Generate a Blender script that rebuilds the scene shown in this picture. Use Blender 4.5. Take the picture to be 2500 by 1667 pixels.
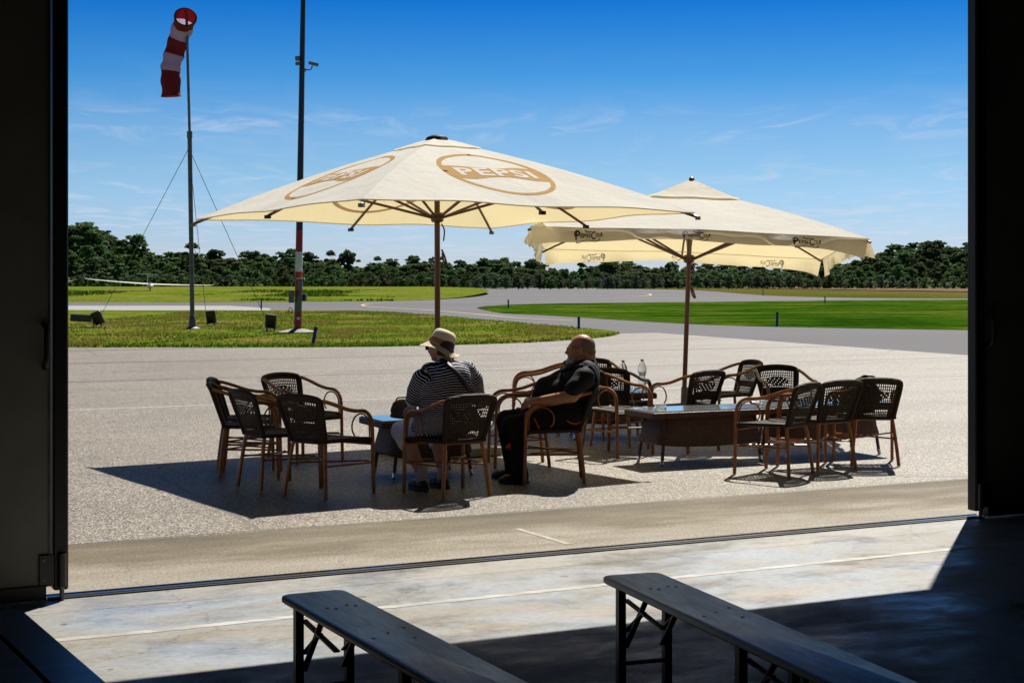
import bpy, bmesh, math, random
from math import sin, cos, pi, radians, sqrt, atan2
from mathutils import Vector, Matrix, noise
import numpy as np

# ------------------------------------------------------------------ clearing, camera, world, sun, exposure
for o in list(bpy.data.objects): bpy.data.objects.remove(o)
S = bpy.context.scene
COL = S.collection
F, HY, CH = 3819.0, 688.0, 1.6           # focal length in photo pixels, eye level, camera height
cd = bpy.data.cameras.new("camera"); cam = bpy.data.objects.new("camera", cd); COL.objects.link(cam)
cam.location = (0, 0, CH); cam.rotation_euler = (radians(90), 0, 0)
cd.sensor_width = 36; cd.lens = F/2500*36; cd.shift_y = -(833.5-HY)/2500
cd.clip_start = 0.05; cd.clip_end = 6000
cd.dof.use_dof = True; cd.dof.focus_distance = 12.3; cd.dof.aperture_fstop = 40
S.camera = cam
SX, SY = -.27, -.72                      # where a shadow falls per metre of height
elev = math.atan(1/math.hypot(SX, SY)); az = atan2(-SX, -SY)      # sun azimuth clockwise from +Y
W = bpy.data.worlds.new("World"); S.world = W; W.use_nodes = True
nt = W.node_tree; nt.nodes.clear()
def wn(t, **k):
    n = nt.nodes.new(t)
    for a, b in k.items(): setattr(n, a, b)
    return n
out = wn('ShaderNodeOutputWorld'); bg = wn('ShaderNodeBackground'); sky = wn('ShaderNodeTexSky')
sky.sky_type = 'NISHITA'; sky.sun_disc = False; sky.sun_elevation = elev; sky.sun_rotation = az
sky.air_density = 1.0; sky.dust_density = 0.3; sky.ozone_density = 3.0; sky.altitude = 100
hs = wn('ShaderNodeHueSaturation'); hs.inputs['Saturation'].default_value = 1.3; hs.inputs['Value'].default_value = 1
gm = wn('ShaderNodeGamma'); gm.inputs[1].default_value = 1.0
tc = wn('ShaderNodeTexCoord'); sep = wn('ShaderNodeSeparateXYZ'); nt.links.new(tc.outputs['Generated'], sep.inputs[0])
# polarised look: the low, visible sky deepens with height above the horizon
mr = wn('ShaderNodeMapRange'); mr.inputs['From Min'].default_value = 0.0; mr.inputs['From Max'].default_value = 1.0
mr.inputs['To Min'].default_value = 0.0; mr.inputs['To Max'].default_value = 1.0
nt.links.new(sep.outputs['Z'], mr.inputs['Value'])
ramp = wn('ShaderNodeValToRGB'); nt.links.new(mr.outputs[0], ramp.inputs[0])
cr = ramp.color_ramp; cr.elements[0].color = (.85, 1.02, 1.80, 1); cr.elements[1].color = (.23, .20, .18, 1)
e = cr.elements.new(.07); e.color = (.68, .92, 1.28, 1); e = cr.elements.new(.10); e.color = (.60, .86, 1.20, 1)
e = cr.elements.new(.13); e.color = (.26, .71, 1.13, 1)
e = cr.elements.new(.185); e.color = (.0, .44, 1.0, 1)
e = cr.elements.new(.30); e.color = (.12, .22, .36, 1)  # from here up, out of view: dimmed and greyed to darken and neutralise shadows
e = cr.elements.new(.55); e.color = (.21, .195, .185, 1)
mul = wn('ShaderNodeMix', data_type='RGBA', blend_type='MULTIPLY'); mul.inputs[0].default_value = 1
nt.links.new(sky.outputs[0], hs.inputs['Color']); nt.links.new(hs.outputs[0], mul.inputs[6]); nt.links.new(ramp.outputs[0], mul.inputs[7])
# cirrus: stretched noise in the direction of view from the ground, thin bands near the horizon
dv = wn('ShaderNodeVectorMath', operation='DIVIDE'); cmb = wn('ShaderNodeCombineXYZ')
ad = wn('ShaderNodeMath', operation='ADD'); ad.inputs[1].default_value = .03
nt.links.new(sep.outputs['Z'], ad.inputs[0])
for i in range(3): nt.links.new(ad.outputs[0], cmb.inputs[i])
nt.links.new(tc.outputs['Generated'], dv.inputs[0]); nt.links.new(cmb.outputs[0], dv.inputs[1])
mp = wn('ShaderNodeMapping'); mp.inputs['Scale'].default_value = (1.6, .9, 1); mp.inputs['Rotation'].default_value = (0, 0, .3)
nt.links.new(dv.outputs[0], mp.inputs[0])
n1 = wn('ShaderNodeTexNoise'); n1.inputs['Scale'].default_value = 1.3; n1.inputs['Detail'].default_value = 9; n1.inputs['Roughness'].default_value = .62; n1.inputs['Distortion'].default_value = .9
nt.links.new(mp.outputs[0], n1.inputs['Vector'])
r2 = wn('ShaderNodeValToRGB'); r2.color_ramp.elements[0].position = .50; r2.color_ramp.elements[1].position = .78
nt.links.new(n1.outputs[0], r2.inputs[0])
band = wn('ShaderNodeValToRGB'); b_ = band.color_ramp           # weight by elevation
b_.elements[0].position = 0; b_.elements[0].color = (.9, .9, .9, 1); b_.elements[1].position = .15; b_.elements[1].color = (0, 0, 0, 1)
e = b_.elements.new(.050); e.color = (.75, .75, .75, 1); e = b_.elements.new(.084); e.color = (.10, .10, .10, 1)
e = b_.elements.new(.099); e.color = (.62, .62, .62, 1); e = b_.elements.new(.112); e.color = (.08, .08, .08, 1)
nt.links.new(mr.outputs[0], band.inputs[0])
cm = wn('ShaderNodeMath', operation='MULTIPLY'); nt.links.new(r2.outputs[0], cm.inputs[0]); nt.links.new(band.outputs[0], cm.inputs[1])
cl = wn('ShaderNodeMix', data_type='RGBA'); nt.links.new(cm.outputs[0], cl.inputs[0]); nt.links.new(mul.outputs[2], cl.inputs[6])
cl.inputs[7].default_value = (9.0, 9.6, 10.8, 1)
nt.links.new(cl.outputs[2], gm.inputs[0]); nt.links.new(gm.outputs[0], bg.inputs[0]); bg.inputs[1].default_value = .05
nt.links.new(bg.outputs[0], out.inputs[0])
sd = bpy.data.lights.new("sun", 'SUN'); sd.energy = 5.0; sd.angle = radians(.53); sd.color = (1, .95, .86)
sun = bpy.data.objects.new("sun", sd); COL.objects.link(sun)
sun.rotation_euler = Vector((SX, SY, -1)).to_track_quat('-Z', 'Y').to_euler(); sun.location = (5, 14, 30)
S.view_settings.view_transform = 'Standard'; S.view_settings.look = 'None'; S.view_settings.exposure = 0.6; S.view_settings.gamma = 1
S.render.engine = 'CYCLES'

# ------------------------------------------------------------------ helpers
def g(x, y, Z=0):                         # photo pixel -> point on the level Z
    Y = F*(CH-Z)/(y-HY); return Vector(((x-1250)/F*Y, Y, Z))
def at(x, Y, z=0): return Vector(((x-1250)/F*Y, Y, z))
class MB:
    def __init__(s): s.v = []; s.f = []; s.m = []
    def add(s, vs, fs, mi=0):
        n = len(s.v); s.v += [tuple(v) for v in vs]; s.f += [tuple(i+n for i in f) for f in fs]; s.m += [mi]*len(fs)
    def box(s, c, d, rot=None, mi=0, bev=0):
        x, y, z = d[0]/2, d[1]/2, d[2]/2
        if bev:
            b = bev; vs = []
            for sz in (-1, 1):
                for k, (i, j) in enumerate(((-1, -1), (1, -1), (1, 1), (-1, 1))):
                    vs += [(i*(x-b), j*y, sz*(z-b)), (i*x, j*(y-b), sz*(z-b)), (i*(x-b), j*(y-b), sz*z)]
            bm = bmesh.new()
            for v in vs: bm.verts.new(v)
            bmesh.ops.convex_hull(bm, input=bm.verts); bm.verts.index_update()
            vs = [v.co.copy() for v in bm.verts]; fs = [[v.index for v in f.verts] for f in bm.faces]; bm.free()
        else:
            vs = [Vector((i*x, j*y, k*z)) for k in (-1, 1) for j in (-1, 1) for i in (-1, 1)]
            fs = [(0, 2, 3, 1), (4, 5, 7, 6), (0, 1, 5, 4), (2, 6, 7, 3), (0, 4, 6, 2), (1, 3, 7, 5)]
        R = rot if rot is not None else Matrix.Identity(3)
        s.add([R @ Vector(v) + Vector(c) for v in vs], fs, mi); return s
    def tube(s, pts, r, seg=8, mi=0, closed=False, cap=True, flat=1.0):
        P = [Vector(p) for p in pts]; n = len(P); R = r if hasattr(r, '__len__') else [r]*n
        T = []
        for i in range(n):
            a = P[(i-1) % n] if (closed or i > 0) else P[i]; b = P[(i+1) % n] if (closed or i < n-1) else P[i]
            T.append((b-a).normalized())
        u = T[0].orthogonal().normalized(); vs = []
        if abs(T[0].z) < .95: u = (Vector((0, 0, 1)) - T[0]*T[0].z).normalized()
        for i in range(n):
            u = (u - T[i]*u.dot(T[i])).normalized(); w = T[i].cross(u)
            for k in range(seg):
                a = 2*pi*k/seg; vs.append(P[i] + (u*cos(a)*flat + w*sin(a))*R[i])
        fs = []
        for i in range(n if closed else n-1):
            j = (i+1) % n
            for k in range(seg):
                fs.append((i*seg+k, i*seg+(k+1) % seg, j*seg+(k+1) % seg, j*seg+k))
        if cap and not closed:
            fs.append(tuple(range(seg))[::-1]); fs.append(tuple((n-1)*seg+k for k in range(seg)))
        s.add(vs, fs, mi); return s
    def lathe(s, prof, seg=24, c=(0, 0, 0), R=None, mi=0):
        vs = []; fs = []; n = len(prof); R = R or Matrix.Identity(3)
        for i, (r, z) in enumerate(prof):
            for k in range(seg):
                a = 2*pi*k/seg; vs.append(R @ Vector((r*cos(a), r*sin(a), z)) + Vector(c))
        for i in range(n-1):
            for k in range(seg): fs.append((i*seg+k, i*seg+(k+1) % seg, (i+1)*seg+(k+1) % seg, (i+1)*seg+k))
        if prof[0][0] > 1e-4: fs.append(tuple(range(seg))[::-1])
        if prof[-1][0] > 1e-4: fs.append(tuple((n-1)*seg+k for k in range(seg)))
        s.add(vs, fs, mi); return s
    def prism(s, poly, z0, z1, mi=0):
        n = len(poly); vs = [(p[0], p[1], z0) for p in poly] + [(p[0], p[1], z1) for p in poly]
        fs = [tuple(range(n))[::-1], tuple(range(n, 2*n))] + [(i, (i+1) % n, (i+1) % n+n, i+n) for i in range(n)]
        s.add(vs, fs, mi); return s
    def grid(s, fn, nu, nv, mi=0, skip=None):
        vs = [fn(i/nu, j/nv) for j in range(nv+1) for i in range(nu+1)]
        fs = [(j*(nu+1)+i, j*(nu+1)+i+1, (j+1)*(nu+1)+i+1, (j+1)*(nu+1)+i) for j in range(nv) for i in range(nu) if not (skip and skip(i, j))]
        s.add(vs, fs, mi); return s
    def build(s, name, mats, parent=None, smooth=35, thick=0, loc=None, merge=False):
        me = bpy.data.meshes.new(name); me.from_pydata(s.v, [], s.f)
        if not isinstance(mats, (list, tuple)): mats = [mats]
        for m in mats: me.materials.append(m)
        if len(mats) > 1: me.polygons.foreach_set('material_index', s.m)
        if merge:
            bm = bmesh.new(); bm.from_mesh(me); bmesh.ops.remove_doubles(bm, verts=bm.verts, dist=1e-5)
            bmesh.ops.recalc_face_normals(bm, faces=bm.faces); bm.to_mesh(me); bm.free()
        if smooth:
            me.polygons.foreach_set('use_smooth', [True]*len(me.polygons)); me.set_sharp_from_angle(angle=radians(smooth))
        me.update()
        o = bpy.data.objects.new(name, me); COL.objects.link(o)
        if parent: o.parent = parent
        if loc is not None: o.location = loc
        if thick:
            m = o.modifiers.new('s', 'SOLIDIFY'); m.thickness = thick; m.offset = 0
        return o
def tag(o, label=None, cat=None, group=None, kind=None):
    if label: o['label'] = label
    if cat: o['category'] = cat
    if group: o['group'] = group
    if kind: o['kind'] = kind
    return o
def empty(name, loc, rz=0, label=None, cat=None, group=None):
    o = bpy.data.objects.new(name, None); COL.objects.link(o); o.location = loc; o.rotation_euler = (0, 0, rz); o.empty_display_size = .1
    return tag(o, label, cat, group)
def children(o): return [c for c in bpy.data.objects if c.parent == o]
def copy_tree(o, parent=None):
    c = o.copy(); COL.objects.link(c); c.parent = parent
    for ch in children(o): copy_tree(ch, c)
    return c
def smooth_path(pts, n=4):                # Catmull-Rom
    P = [Vector(p) for p in pts]; out = []
    for i in range(len(P)-1):
        p0 = P[max(i-1, 0)]; p1 = P[i]; p2 = P[i+1]; p3 = P[min(i+2, len(P)-1)]
        for k in range(n):
            t = k/n; out.append(.5*((2*p1)+(p2-p0)*t+(2*p0-5*p1+4*p2-p3)*t*t+(3*p1-p0-3*p2+p3)*t**3))
    out.append(P[-1]); return out
def Rz(a): return Matrix.Rotation(a, 3, 'Z')

# ------------------------------------------------------------------ materials
def mat(name, col, rough=.6, metal=0, spec=.5, bump=None, var=None, trans=0, sub=None, extra=None, coat=0):
    """bump=(scale, strength, distance[, stretch]); var=(scale, colour2, lo, hi[, stretch])"""
    m = bpy.data.materials.new(name); m.use_nodes = True; N = m.node_tree.nodes; L = m.node_tree.links
    p = N['Principled BSDF']; p.inputs['Base Color'].default_value = (*col, 1); p.inputs['Roughness'].default_value = rough
    p.inputs['Metallic'].default_value = metal; p.inputs['Specular IOR Level'].default_value = spec
    if coat: p.inputs['Coat Weight'].default_value = coat; p.inputs['Coat Roughness'].default_value = .15
    t = N.new('ShaderNodeTexCoord')
    def nz(scale, stretch=None, detail=5, rough=.6):
        n = N.new('ShaderNodeTexNoise'); n.inputs['Scale'].default_value = scale; n.inputs['Detail'].default_value = detail; n.inputs['Roughness'].default_value = rough
        if stretch:
            mp = N.new('ShaderNodeMapping'); mp.inputs['Scale'].default_value = stretch; L.new(t.outputs['Object'], mp.inputs[0]); L.new(mp.outputs[0], n.inputs['Vector'])
        else: L.new(t.outputs['Object'], n.inputs['Vector'])
        return n
    if var:
        n = nz(var[0], var[4] if len(var) > 4 else None)
        r = N.new('ShaderNodeValToRGB'); r.color_ramp.elements[0].position = var[2]; r.color_ramp.elements[1].position = var[3]
        r.color_ramp.elements[0].color = (*col, 1); r.color_ramp.elements[1].color = (*var[1], 1)
        L.new(n.outputs[0], r.inputs[0]); L.new(r.outputs[0], p.inputs['Base Color'])
    if bump:
        n = nz(bump[0], bump[3] if len(bump) > 3 else None); b = N.new('ShaderNodeBump')
        b.inputs['Strength'].default_value = bump[1]; b.inputs['Distance'].default_value = bump[2]
        L.new(n.outputs[0], b.inputs['Height']); L.new(b.outputs[0], p.inputs['Normal'])
    if trans:
        tr = N.new('ShaderNodeBsdfTranslucent'); mx = N.new('ShaderNodeMixShader'); mx.inputs[0].default_value = trans
        tr.inputs[0].default_value = (*(sub or col), 1)
        L.new(p.outputs[0], mx.inputs[1]); L.new(tr.outputs[0], mx.inputs[2]); L.new(mx.outputs[0], N['Material Output'].inputs[0])
    if extra: extra(m, N, L, p, t)
    return m
def ramp_node(N, stops):
    r = N.new('ShaderNodeValToRGB'); cr = r.color_ramp
    cr.elements[0].position = stops[0][0]; cr.elements[0].color = (*stops[0][1], 1)
    cr.elements[1].position = stops[-1][0]; cr.elements[1].color = (*stops[-1][1], 1)
    for s_ in stops[1:-1]:
        e = cr.elements.new(s_[0]); e.color = (*s_[1], 1)
    return r
HA = atan2(2.681, 5.365); UX, UY = cos(HA), sin(HA)      # the hangar's long direction
T0 = Vector((-2.262, 7.946, 0))
def hg(p, q, z=0): return Vector((T0.x+p*UX-q*UY, T0.y+p*UY+q*UX, z))
def hangar_coord(N, L, t):               # p along the door, q outwards, in metres (objects sit at the world origin)
    mp = N.new('ShaderNodeMapping'); mp.vector_type = 'TEXTURE'; mp.inputs['Location'].default_value = T0; mp.inputs['Rotation'].default_value = (0, 0, HA)
    L.new(t.outputs['Object'], mp.inputs[0]); return mp.outputs[0]
def noise_n(N, L, vec, scale, detail=5, rough=.6, stretch=None, dist=0):
    n = N.new('ShaderNodeTexNoise'); n.inputs['Scale'].default_value = scale; n.inputs['Detail'].default_value = detail; n.inputs['Roughness'].default_value = rough; n.inputs['Distortion'].default_value = dist
    if stretch:
        mp = N.new('ShaderNodeMapping'); mp.inputs['Scale'].default_value = stretch; L.new(vec, mp.inputs[0]); vec = mp.outputs[0]
    L.new(vec, n.inputs['Vector']); return n
def mixc(N, L, a, b, f, mode='MIX'):
    m = N.new('ShaderNodeMix'); m.data_type = 'RGBA'; m.blend_type = mode
    for s_, v in ((6, a), (7, b), (0, f)):
        if isinstance(v, (int, float)): m.inputs[s_].default_value = v
        elif isinstance(v, tuple): m.inputs[s_].default_value = (*v, 1)
        else: L.new(v, m.inputs[s_])
    return m.outputs[2]
def mth(N, L, op, a, b=None, c=None):
    m = N.new('ShaderNodeMath'); m.operation = op
    for i, v in enumerate((a, b, c)):
        if v is None: continue
        if isinstance(v, (int, float)): m.inputs[i].default_value = v
        else: L.new(v, m.inputs[i])
    return m.outputs[0]

def apron_x(m, N, L, p, t):
    v = hangar_coord(N, L, t)
    st = N.new('ShaderNodeTexVoronoi'); st.inputs['Scale'].default_value = 115; L.new(v, st.inputs['Vector'])
    r = ramp_node(N, [(0, (.018, .014, .010)), (.36, (.092, .075, .056)), (.68, (.215, .184, .140)), (1, (.62, .55, .45))])
    sp = N.new('ShaderNodeSeparateColor'); L.new(st.outputs['Color'], sp.inputs[0]); L.new(sp.outputs[0], r.inputs[0])
    big = noise_n(N, L, v, .7, 6, .6, (.35, 1, 1)); rb = ramp_node(N, [(.3, (.74, .73, .70)), (.5, (1, 1, 1)), (.72, (1.14, 1.13, 1.10))]); L.new(big.outputs[0], rb.inputs[0])
    c = mixc(N, L, r.outputs[0], rb.outputs[0], 1.0, 'MULTIPLY')
    n2 = noise_n(N, L, v, 28, 3, .7); rn = ramp_node(N, [(.25, (.62, .61, .6)), (.6, (1.1, 1.1, 1.1))]); L.new(n2.outputs[0], rn.inputs[0])
    c = mixc(N, L, c, rn.outputs[0], .8, 'MULTIPLY')
    # joints parallel to the hangar
    sx = N.new('ShaderNodeSeparateXYZ'); L.new(v, sx.inputs[0]); w = noise_n(N, L, v, .8, 3); q = mth(N, L, 'ADD', sx.outputs[1], mth(N, L, 'MULTIPLY', w.outputs[0], .12))
    for q0, hw, col, f in ((1.64, .022, (.05, .042, .033), .8), (11.9, .045, (.46, .43, .37), .6), (17.4, .10, (.05, .045, .04), .8), (23.2, .13, (.04, .035, .03), .85), (29.0, .16, (.05, .045, .04), .8), (6.3, .012, (.1, .09, .08), .5), (14.8, .05, (.2, .18, .16), .4), (20.3, .06, (.12, .11, .1), .4)):
        d = mth(N, L, 'ABSOLUTE', mth(N, L, 'SUBTRACT', q, q0+.06)); k = mth(N, L, 'LESS_THAN', d, hw); c = mixc(N, L, c, col, mth(N, L, 'MULTIPLY', k, f))
    pj = mth(N, L, 'ABSOLUTE', mth(N, L, 'SUBTRACT', mth(N, L, 'PINGPONG', mth(N, L, 'ADD', sx.outputs[0], 101.2), 6.0), 3.0)) 
    # fine cracks
    ck = N.new('ShaderNodeTexVoronoi'); ck.feature = 'DISTANCE_TO_EDGE'; ck.inputs['Scale'].default_value = .16
    wv = noise_n(N, L, v, 1.6, 5, .7); L.new(mixc(N, L, v, wv.outputs[1], .12), ck.inputs['Vector'])
    c = mixc(N, L, c, (.1, .09, .08), mth(N, L, 'MULTIPLY', mth(N, L, 'LESS_THAN', ck.outputs[0], .0032), .75))
    L.new(c, p.inputs['Base Color'])
    b = N.new('ShaderNodeBump'); b.inputs['Strength'].default_value = .6; b.inputs['Distance'].default_value = .004; L.new(st.outputs['Distance'], b.inputs['Height']); b.invert = True
    L.new(b.outputs[0], p.inputs['Normal'])
M = {}
M['apron'] = mat('exposed aggregate', (.4, .36, .3), .5, spec=.4, extra=apron_x)
def band_x(m, N, L, p, t):
    v = hangar_coord(N, L, t); sx = N.new('ShaderNodeSeparateXYZ'); L.new(v, sx.inputs[0])
    big = noise_n(N, L, v, 1.6, 7, .65, (.45, 1.3, 1))
    qf = mth(N, L, 'MULTIPLY_ADD', sx.outputs[1], -.28, mth(N, L, 'ADD', big.outputs[0], .22))
    r = ramp_node(N, [(.2, (.08, .060, .034)), (.42, (.14, .112, .070)), (.60, (.25, .22, .17)), (.8, (.31, .285, .24))]); L.new(qf, r.inputs[0])
    fine = noise_n(N, L, v, 60, 5, .9); rf = ramp_node(N, [(.38, (.32, .32, .32)), (.60, (1.4, 1.4, 1.4))]); L.new(fine.outputs[0], rf.inputs[0])
    c = mixc(N, L, r.outputs[0], rf.outputs[0], .9, 'MULTIPLY')
    ck = N.new('ShaderNodeTexVoronoi'); ck.feature = 'DISTANCE_TO_EDGE'; ck.inputs['Scale'].default_value = .55
    wv = noise_n(N, L, v, 2.5, 6, .75); L.new(mixc(N, L, v, wv.outputs[1], .25), ck.inputs['Vector'])
    c = mixc(N, L, c, (.06, .05, .04), mth(N, L, 'MULTIPLY', mth(N, L, 'LESS_THAN', ck.outputs[0], .0013), .55))
    L.new(c, p.inputs['Base Color'])
    b = N.new('ShaderNodeBump'); b.inputs['Strength'].default_value = .5; b.inputs['Distance'].default_value = .004; L.new(fine.outputs[0], b.inputs['Height']); L.new(b.outputs[0], p.inputs['Normal'])
M['band'] = mat('worn concrete band', (.4, .37, .3), .75, spec=.3, extra=band_x)
def floor_x(m, N, L, p, t):
    v = hangar_coord(N, L, t); sx = N.new('ShaderNodeSeparateXYZ'); L.new(v, sx.inputs[0])
    a = noise_n(N, L, v, 1.2, 8, .62, (.6, 1.1, 1), .2)
    r = ramp_node(N, [(.3, (.16, .135, .095)), (.44, (.225, .21, .18)), (.56, (.235, .258, .285)), (.72, (.265, .305, .36))]); L.new(a.outputs[0], r.inputs[0])
    st = noise_n(N, L, v, 1.1, 6, .6, (.6, 1.5, 1)); rs = ramp_node(N, [(.56, (0, 0, 0)), (.72, (1, 1, 1))]); L.new(st.outputs[0], rs.inputs[0])
    c = mixc(N, L, r.outputs[0], (.34, .235, .10), mth(N, L, 'MULTIPLY', rs.outputs[0], .6))
    # strip next to the rail is greyer and plain
    k = mth(N, L, 'GREATER_THAN', sx.outputs[1], -.37); c = mixc(N, L, c, (.27, .255, .225), mth(N, L, 'MULTIPLY', k, .7))
    fine = noise_n(N, L, v, 38, 7, .85, (.5, 1, 1)); rf = ramp_node(N, [(.36, (.55, .55, .55)), (.5, (.98, .98, .98)), (.62, (1.18, 1.18, 1.18))]); L.new(fine.outputs[0], rf.inputs[0])
    c = mixc(N, L, c, rf.outputs[0], .8, 'MULTIPLY')
    # scratches
    sc = noise_n(N, L, v, 7, 7, .85, (.3, 2.4, 1), 1.5); rc = ramp_node(N, [(.36, (1, 1, 1)), (.42, (0, 0, 0))]); L.new(sc.outputs[0], rc.inputs[0])
    c = mixc(N, L, c, (.15, .14, .12), mth(N, L, 'MULTIPLY', rc.outputs[0], .5))
    w = noise_n(N, L, v, 3, 4); q = mth(N, L, 'ADD', sx.outputs[1], mth(N, L, 'MULTIPLY', w.outputs[0], .014))
    d = mth(N, L, 'ABSOLUTE', mth(N, L, 'SUBTRACT', q, -.365)); c = mixc(N, L, c, (.05, .045, .04), mth(N, L, 'MULTIPLY', mth(N, L, 'LESS_THAN', d, .005), .85))
    for s_, th in ((.45, .0013),):
        ck = N.new('ShaderNodeTexVoronoi'); ck.feature = 'DISTANCE_TO_EDGE'; ck.inputs['Scale'].default_value = s_
        wv = noise_n(N, L, v, 2.2, 6, .75); L.new(mixc(N, L, v, wv.outputs[1], .3), ck.inputs['Vector'])
        c = mixc(N, L, c, (.06, .05, .045), mth(N, L, 'MULTIPLY', mth(N, L, 'LESS_THAN', ck.outputs[0], th), .6))
    sv = N.new('ShaderNodeTexVoronoi'); sv.inputs['Scale'].default_value = 3.2; L.new(v, sv.inputs['Vector'])
    spz = N.new('ShaderNodeSeparateColor'); L.new(sv.outputs['Color'], spz.inputs[0])
    k = mth(N, L, 'LESS_THAN', sv.outputs['Distance'], mth(N, L, 'MULTIPLY', spz.outputs[1], .09)); c = mixc(N, L, c, (.07, .06, .055), mth(N, L, 'MULTIPLY', k, .8))
    L.new(c, p.inputs['Base Color'])
    rr = noise_n(N, L, v, 1.5, 9, .72, (.6, 1, 1), .2); ro = ramp_node(N, [(.40, (.7, .7, .7)), (.52, (.48, .48, .48)), (.66, (.20, .20, .20))]); L.new(rr.outputs[0], ro.inputs[0]); L.new(ro.outputs[0], p.inputs['Roughness'])
    b = N.new('ShaderNodeBump'); b.inputs['Strength'].default_value = .22; b.inputs['Distance'].default_value = .003; L.new(fine.outputs[0], b.inputs['Height']); L.new(b.outputs[0], p.inputs['Normal'])
M['floor'] = mat('polished worn concrete', (.4, .4, .4), .4, spec=.5, extra=floor_x)
def asph_x(m, N, L, p, t):
    a = noise_n(N, L, t.outputs['Object'], .05, 5, .6, (.35, 1, 1)); r = ramp_node(N, [(.3, (.095, .092, .102)), (.7, (.135, .130, .142))]); L.new(a.outputs[0], r.inputs[0])
    f_ = noise_n(N, L, t.outputs['Object'], 14, 4, .8); rf = ramp_node(N, [(.3, (.8, .8, .8)), (.7, (1.15, 1.15, 1.15))]); L.new(f_.outputs[0], rf.inputs[0])
    L.new(mixc(N, L, r.outputs[0], rf.outputs[0], .8, 'MULTIPLY'), p.inputs['Base Color'])
M['asphalt'] = mat('taxiway asphalt', (.18, .18, .19), .85, spec=.2, extra=asph_x)
M['pale_road'] = mat('pale concrete edge', (.30, .295, .305), .85, var=(.3, (.24, .235, .245), .35, .65))
M['white_line'] = mat('worn white paint', (.44, .43, .40), .6, var=(7, (.27, .262, .24), .40, .56, (.5, 2.5, 1)))
M['faint_line'] = mat('almost worn off paint', (.36, .34, .29), .7, var=(25, (.27, .24, .18), .42, .56))
M['yellow_line'] = mat('worn yellow paint', (.55, .43, .16), .7, var=(3, (.40, .34, .2), .4, .6))
def grass_x(c1, c2, c3, s=1.0):
    def fx(m, N, L, p, t):
        a = noise_n(N, L, t.outputs['Object'], .22*s, 6, .65, (.45, 1, 1)); r = ramp_node(N, [(.36, c1), (.5, c2), (.62, c3)]); L.new(a.outputs[0], r.inputs[0])
        f_ = noise_n(N, L, t.outputs['Object'], 2.6, 8, .85, (.6, .35, 1)); rf = ramp_node(N, [(.34, (.35, .36, .3)), (.5, (.95, .95, .9)), (.64, (1.5, 1.45, 1.3))]); L.new(f_.outputs[0], rf.inputs[0])
        L.new(mixc(N, L, r.outputs[0], rf.outputs[0], .85, 'MULTIPLY'), p.inputs['Base Color'])
        b = N.new('ShaderNodeBump'); b.inputs['Strength'].default_value = 1; b.inputs['Distance'].default_value = .12; L.new(f_.outputs[0], b.inputs['Height']); L.new(b.outputs[0], p.inputs['Normal'])
    return fx
M['grass_dry'] = mat('dry summer turf', (.1, .13, .03), 1, spec=0, extra=grass_x((.060, .120, .010), (.120, .168, .018), (.20, .150, .048)))
M['grass_green'] = mat('green turf', (.05, .13, .02), 1, spec=0, extra=grass_x((.009, .036, .003), (.032, .088, .005), (.105, .125, .018), 1.1))
M['grass_mixed'] = mat('patchy far turf', (.1, .1, .03), 1, spec=0, extra=grass_x((.045, .075, .010), (.10, .10, .025), (.15, .095, .045), .4))
M['field'] = mat('brown dry field', (.17, .115, .07), .95, spec=.1, extra=grass_x((.17, .092, .055), (.15, .088, .045), (.11, .085, .035), .12))
M['hill'] = mat('scrubby hillside', (.04, .07, .02), .95, spec=.1, extra=grass_x((.03, .055, .015), (.045, .08, .02), (.07, .10, .03), .2))
def blade_x(m, N, L, p, t):
    at_ = N.new('ShaderNodeAttribute'); at_.attribute_name = 'tone'; r = ramp_node(N, [(0, (.035, .095, .006)), (.45, (.11, .155, .014)), (.75, (.19, .18, .03)), (1, (.27, .19, .06))]); L.new(at_.outputs['Fac'], r.inputs[0])
    L.new(r.outputs[0], p.inputs['Base Color'])
    tr = N.new('ShaderNodeBsdfTranslucent'); L.new(r.outputs[0], tr.inputs[0]); mx = N.new('ShaderNodeMixShader'); mx.inputs[0].default_value = .45
    L.new(p.outputs[0], mx.inputs[1]); L.new(tr.outputs[0], mx.inputs[2]); L.new(mx.outputs[0], N['Material Output'].inputs[0])
M['blade'] = mat('grass blades', (.1, .15, .03), .8, spec=.2, extra=blade_x)
def leaf_x(dark, mid, light):
    def fx(m, N, L, p, t):
        at_ = N.new('ShaderNodeAttribute'); at_.attribute_name = 'tone'
        oi = N.new('ShaderNodeObjectInfo'); hs = N.new('ShaderNodeHueSaturation')
        r = ramp_node(N, [(0, dark), (.5, mid), (1, light)]); L.new(at_.outputs['Fac'], r.inputs[0]); L.new(r.outputs[0], hs.inputs['Color'])
        L.new(mth(N, L, 'MULTIPLY_ADD', oi.outputs['Random'], .07, .455), hs.inputs['Hue']); L.new(mth(N, L, 'MULTIPLY_ADD', oi.outputs['Random'], 1.0, .7), hs.inputs['Value'])
        L.new(hs.outputs[0], p.inputs['Base Color'])
        tr = N.new('ShaderNodeBsdfTranslucent'); L.new(hs.outputs[0], tr.inputs[0]); mx = N.new('ShaderNodeMixShader'); mx.inputs[0].default_value = .42
        L.new(p.outputs[0], mx.inputs[1]); L.new(tr.outputs[0], mx.inputs[2]); L.new(mx.outputs[0], N['Material Output'].inputs[0])
    return fx
M['leaf'] = mat('deciduous leaves', (.05, .08, .02), .75, spec=.2, extra=leaf_x((.025, .058, .018), (.062, .115, .036), (.13, .20, .065)))
M['leaf_grey'] = mat('willow leaves', (.08, .1, .05), .75, spec=.2, extra=leaf_x((.04, .068, .034), (.085, .12, .066), (.15, .19, .11)))
M['bark'] = mat('bark', (.06, .045, .03), .9, bump=(20, .6, .02))
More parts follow.
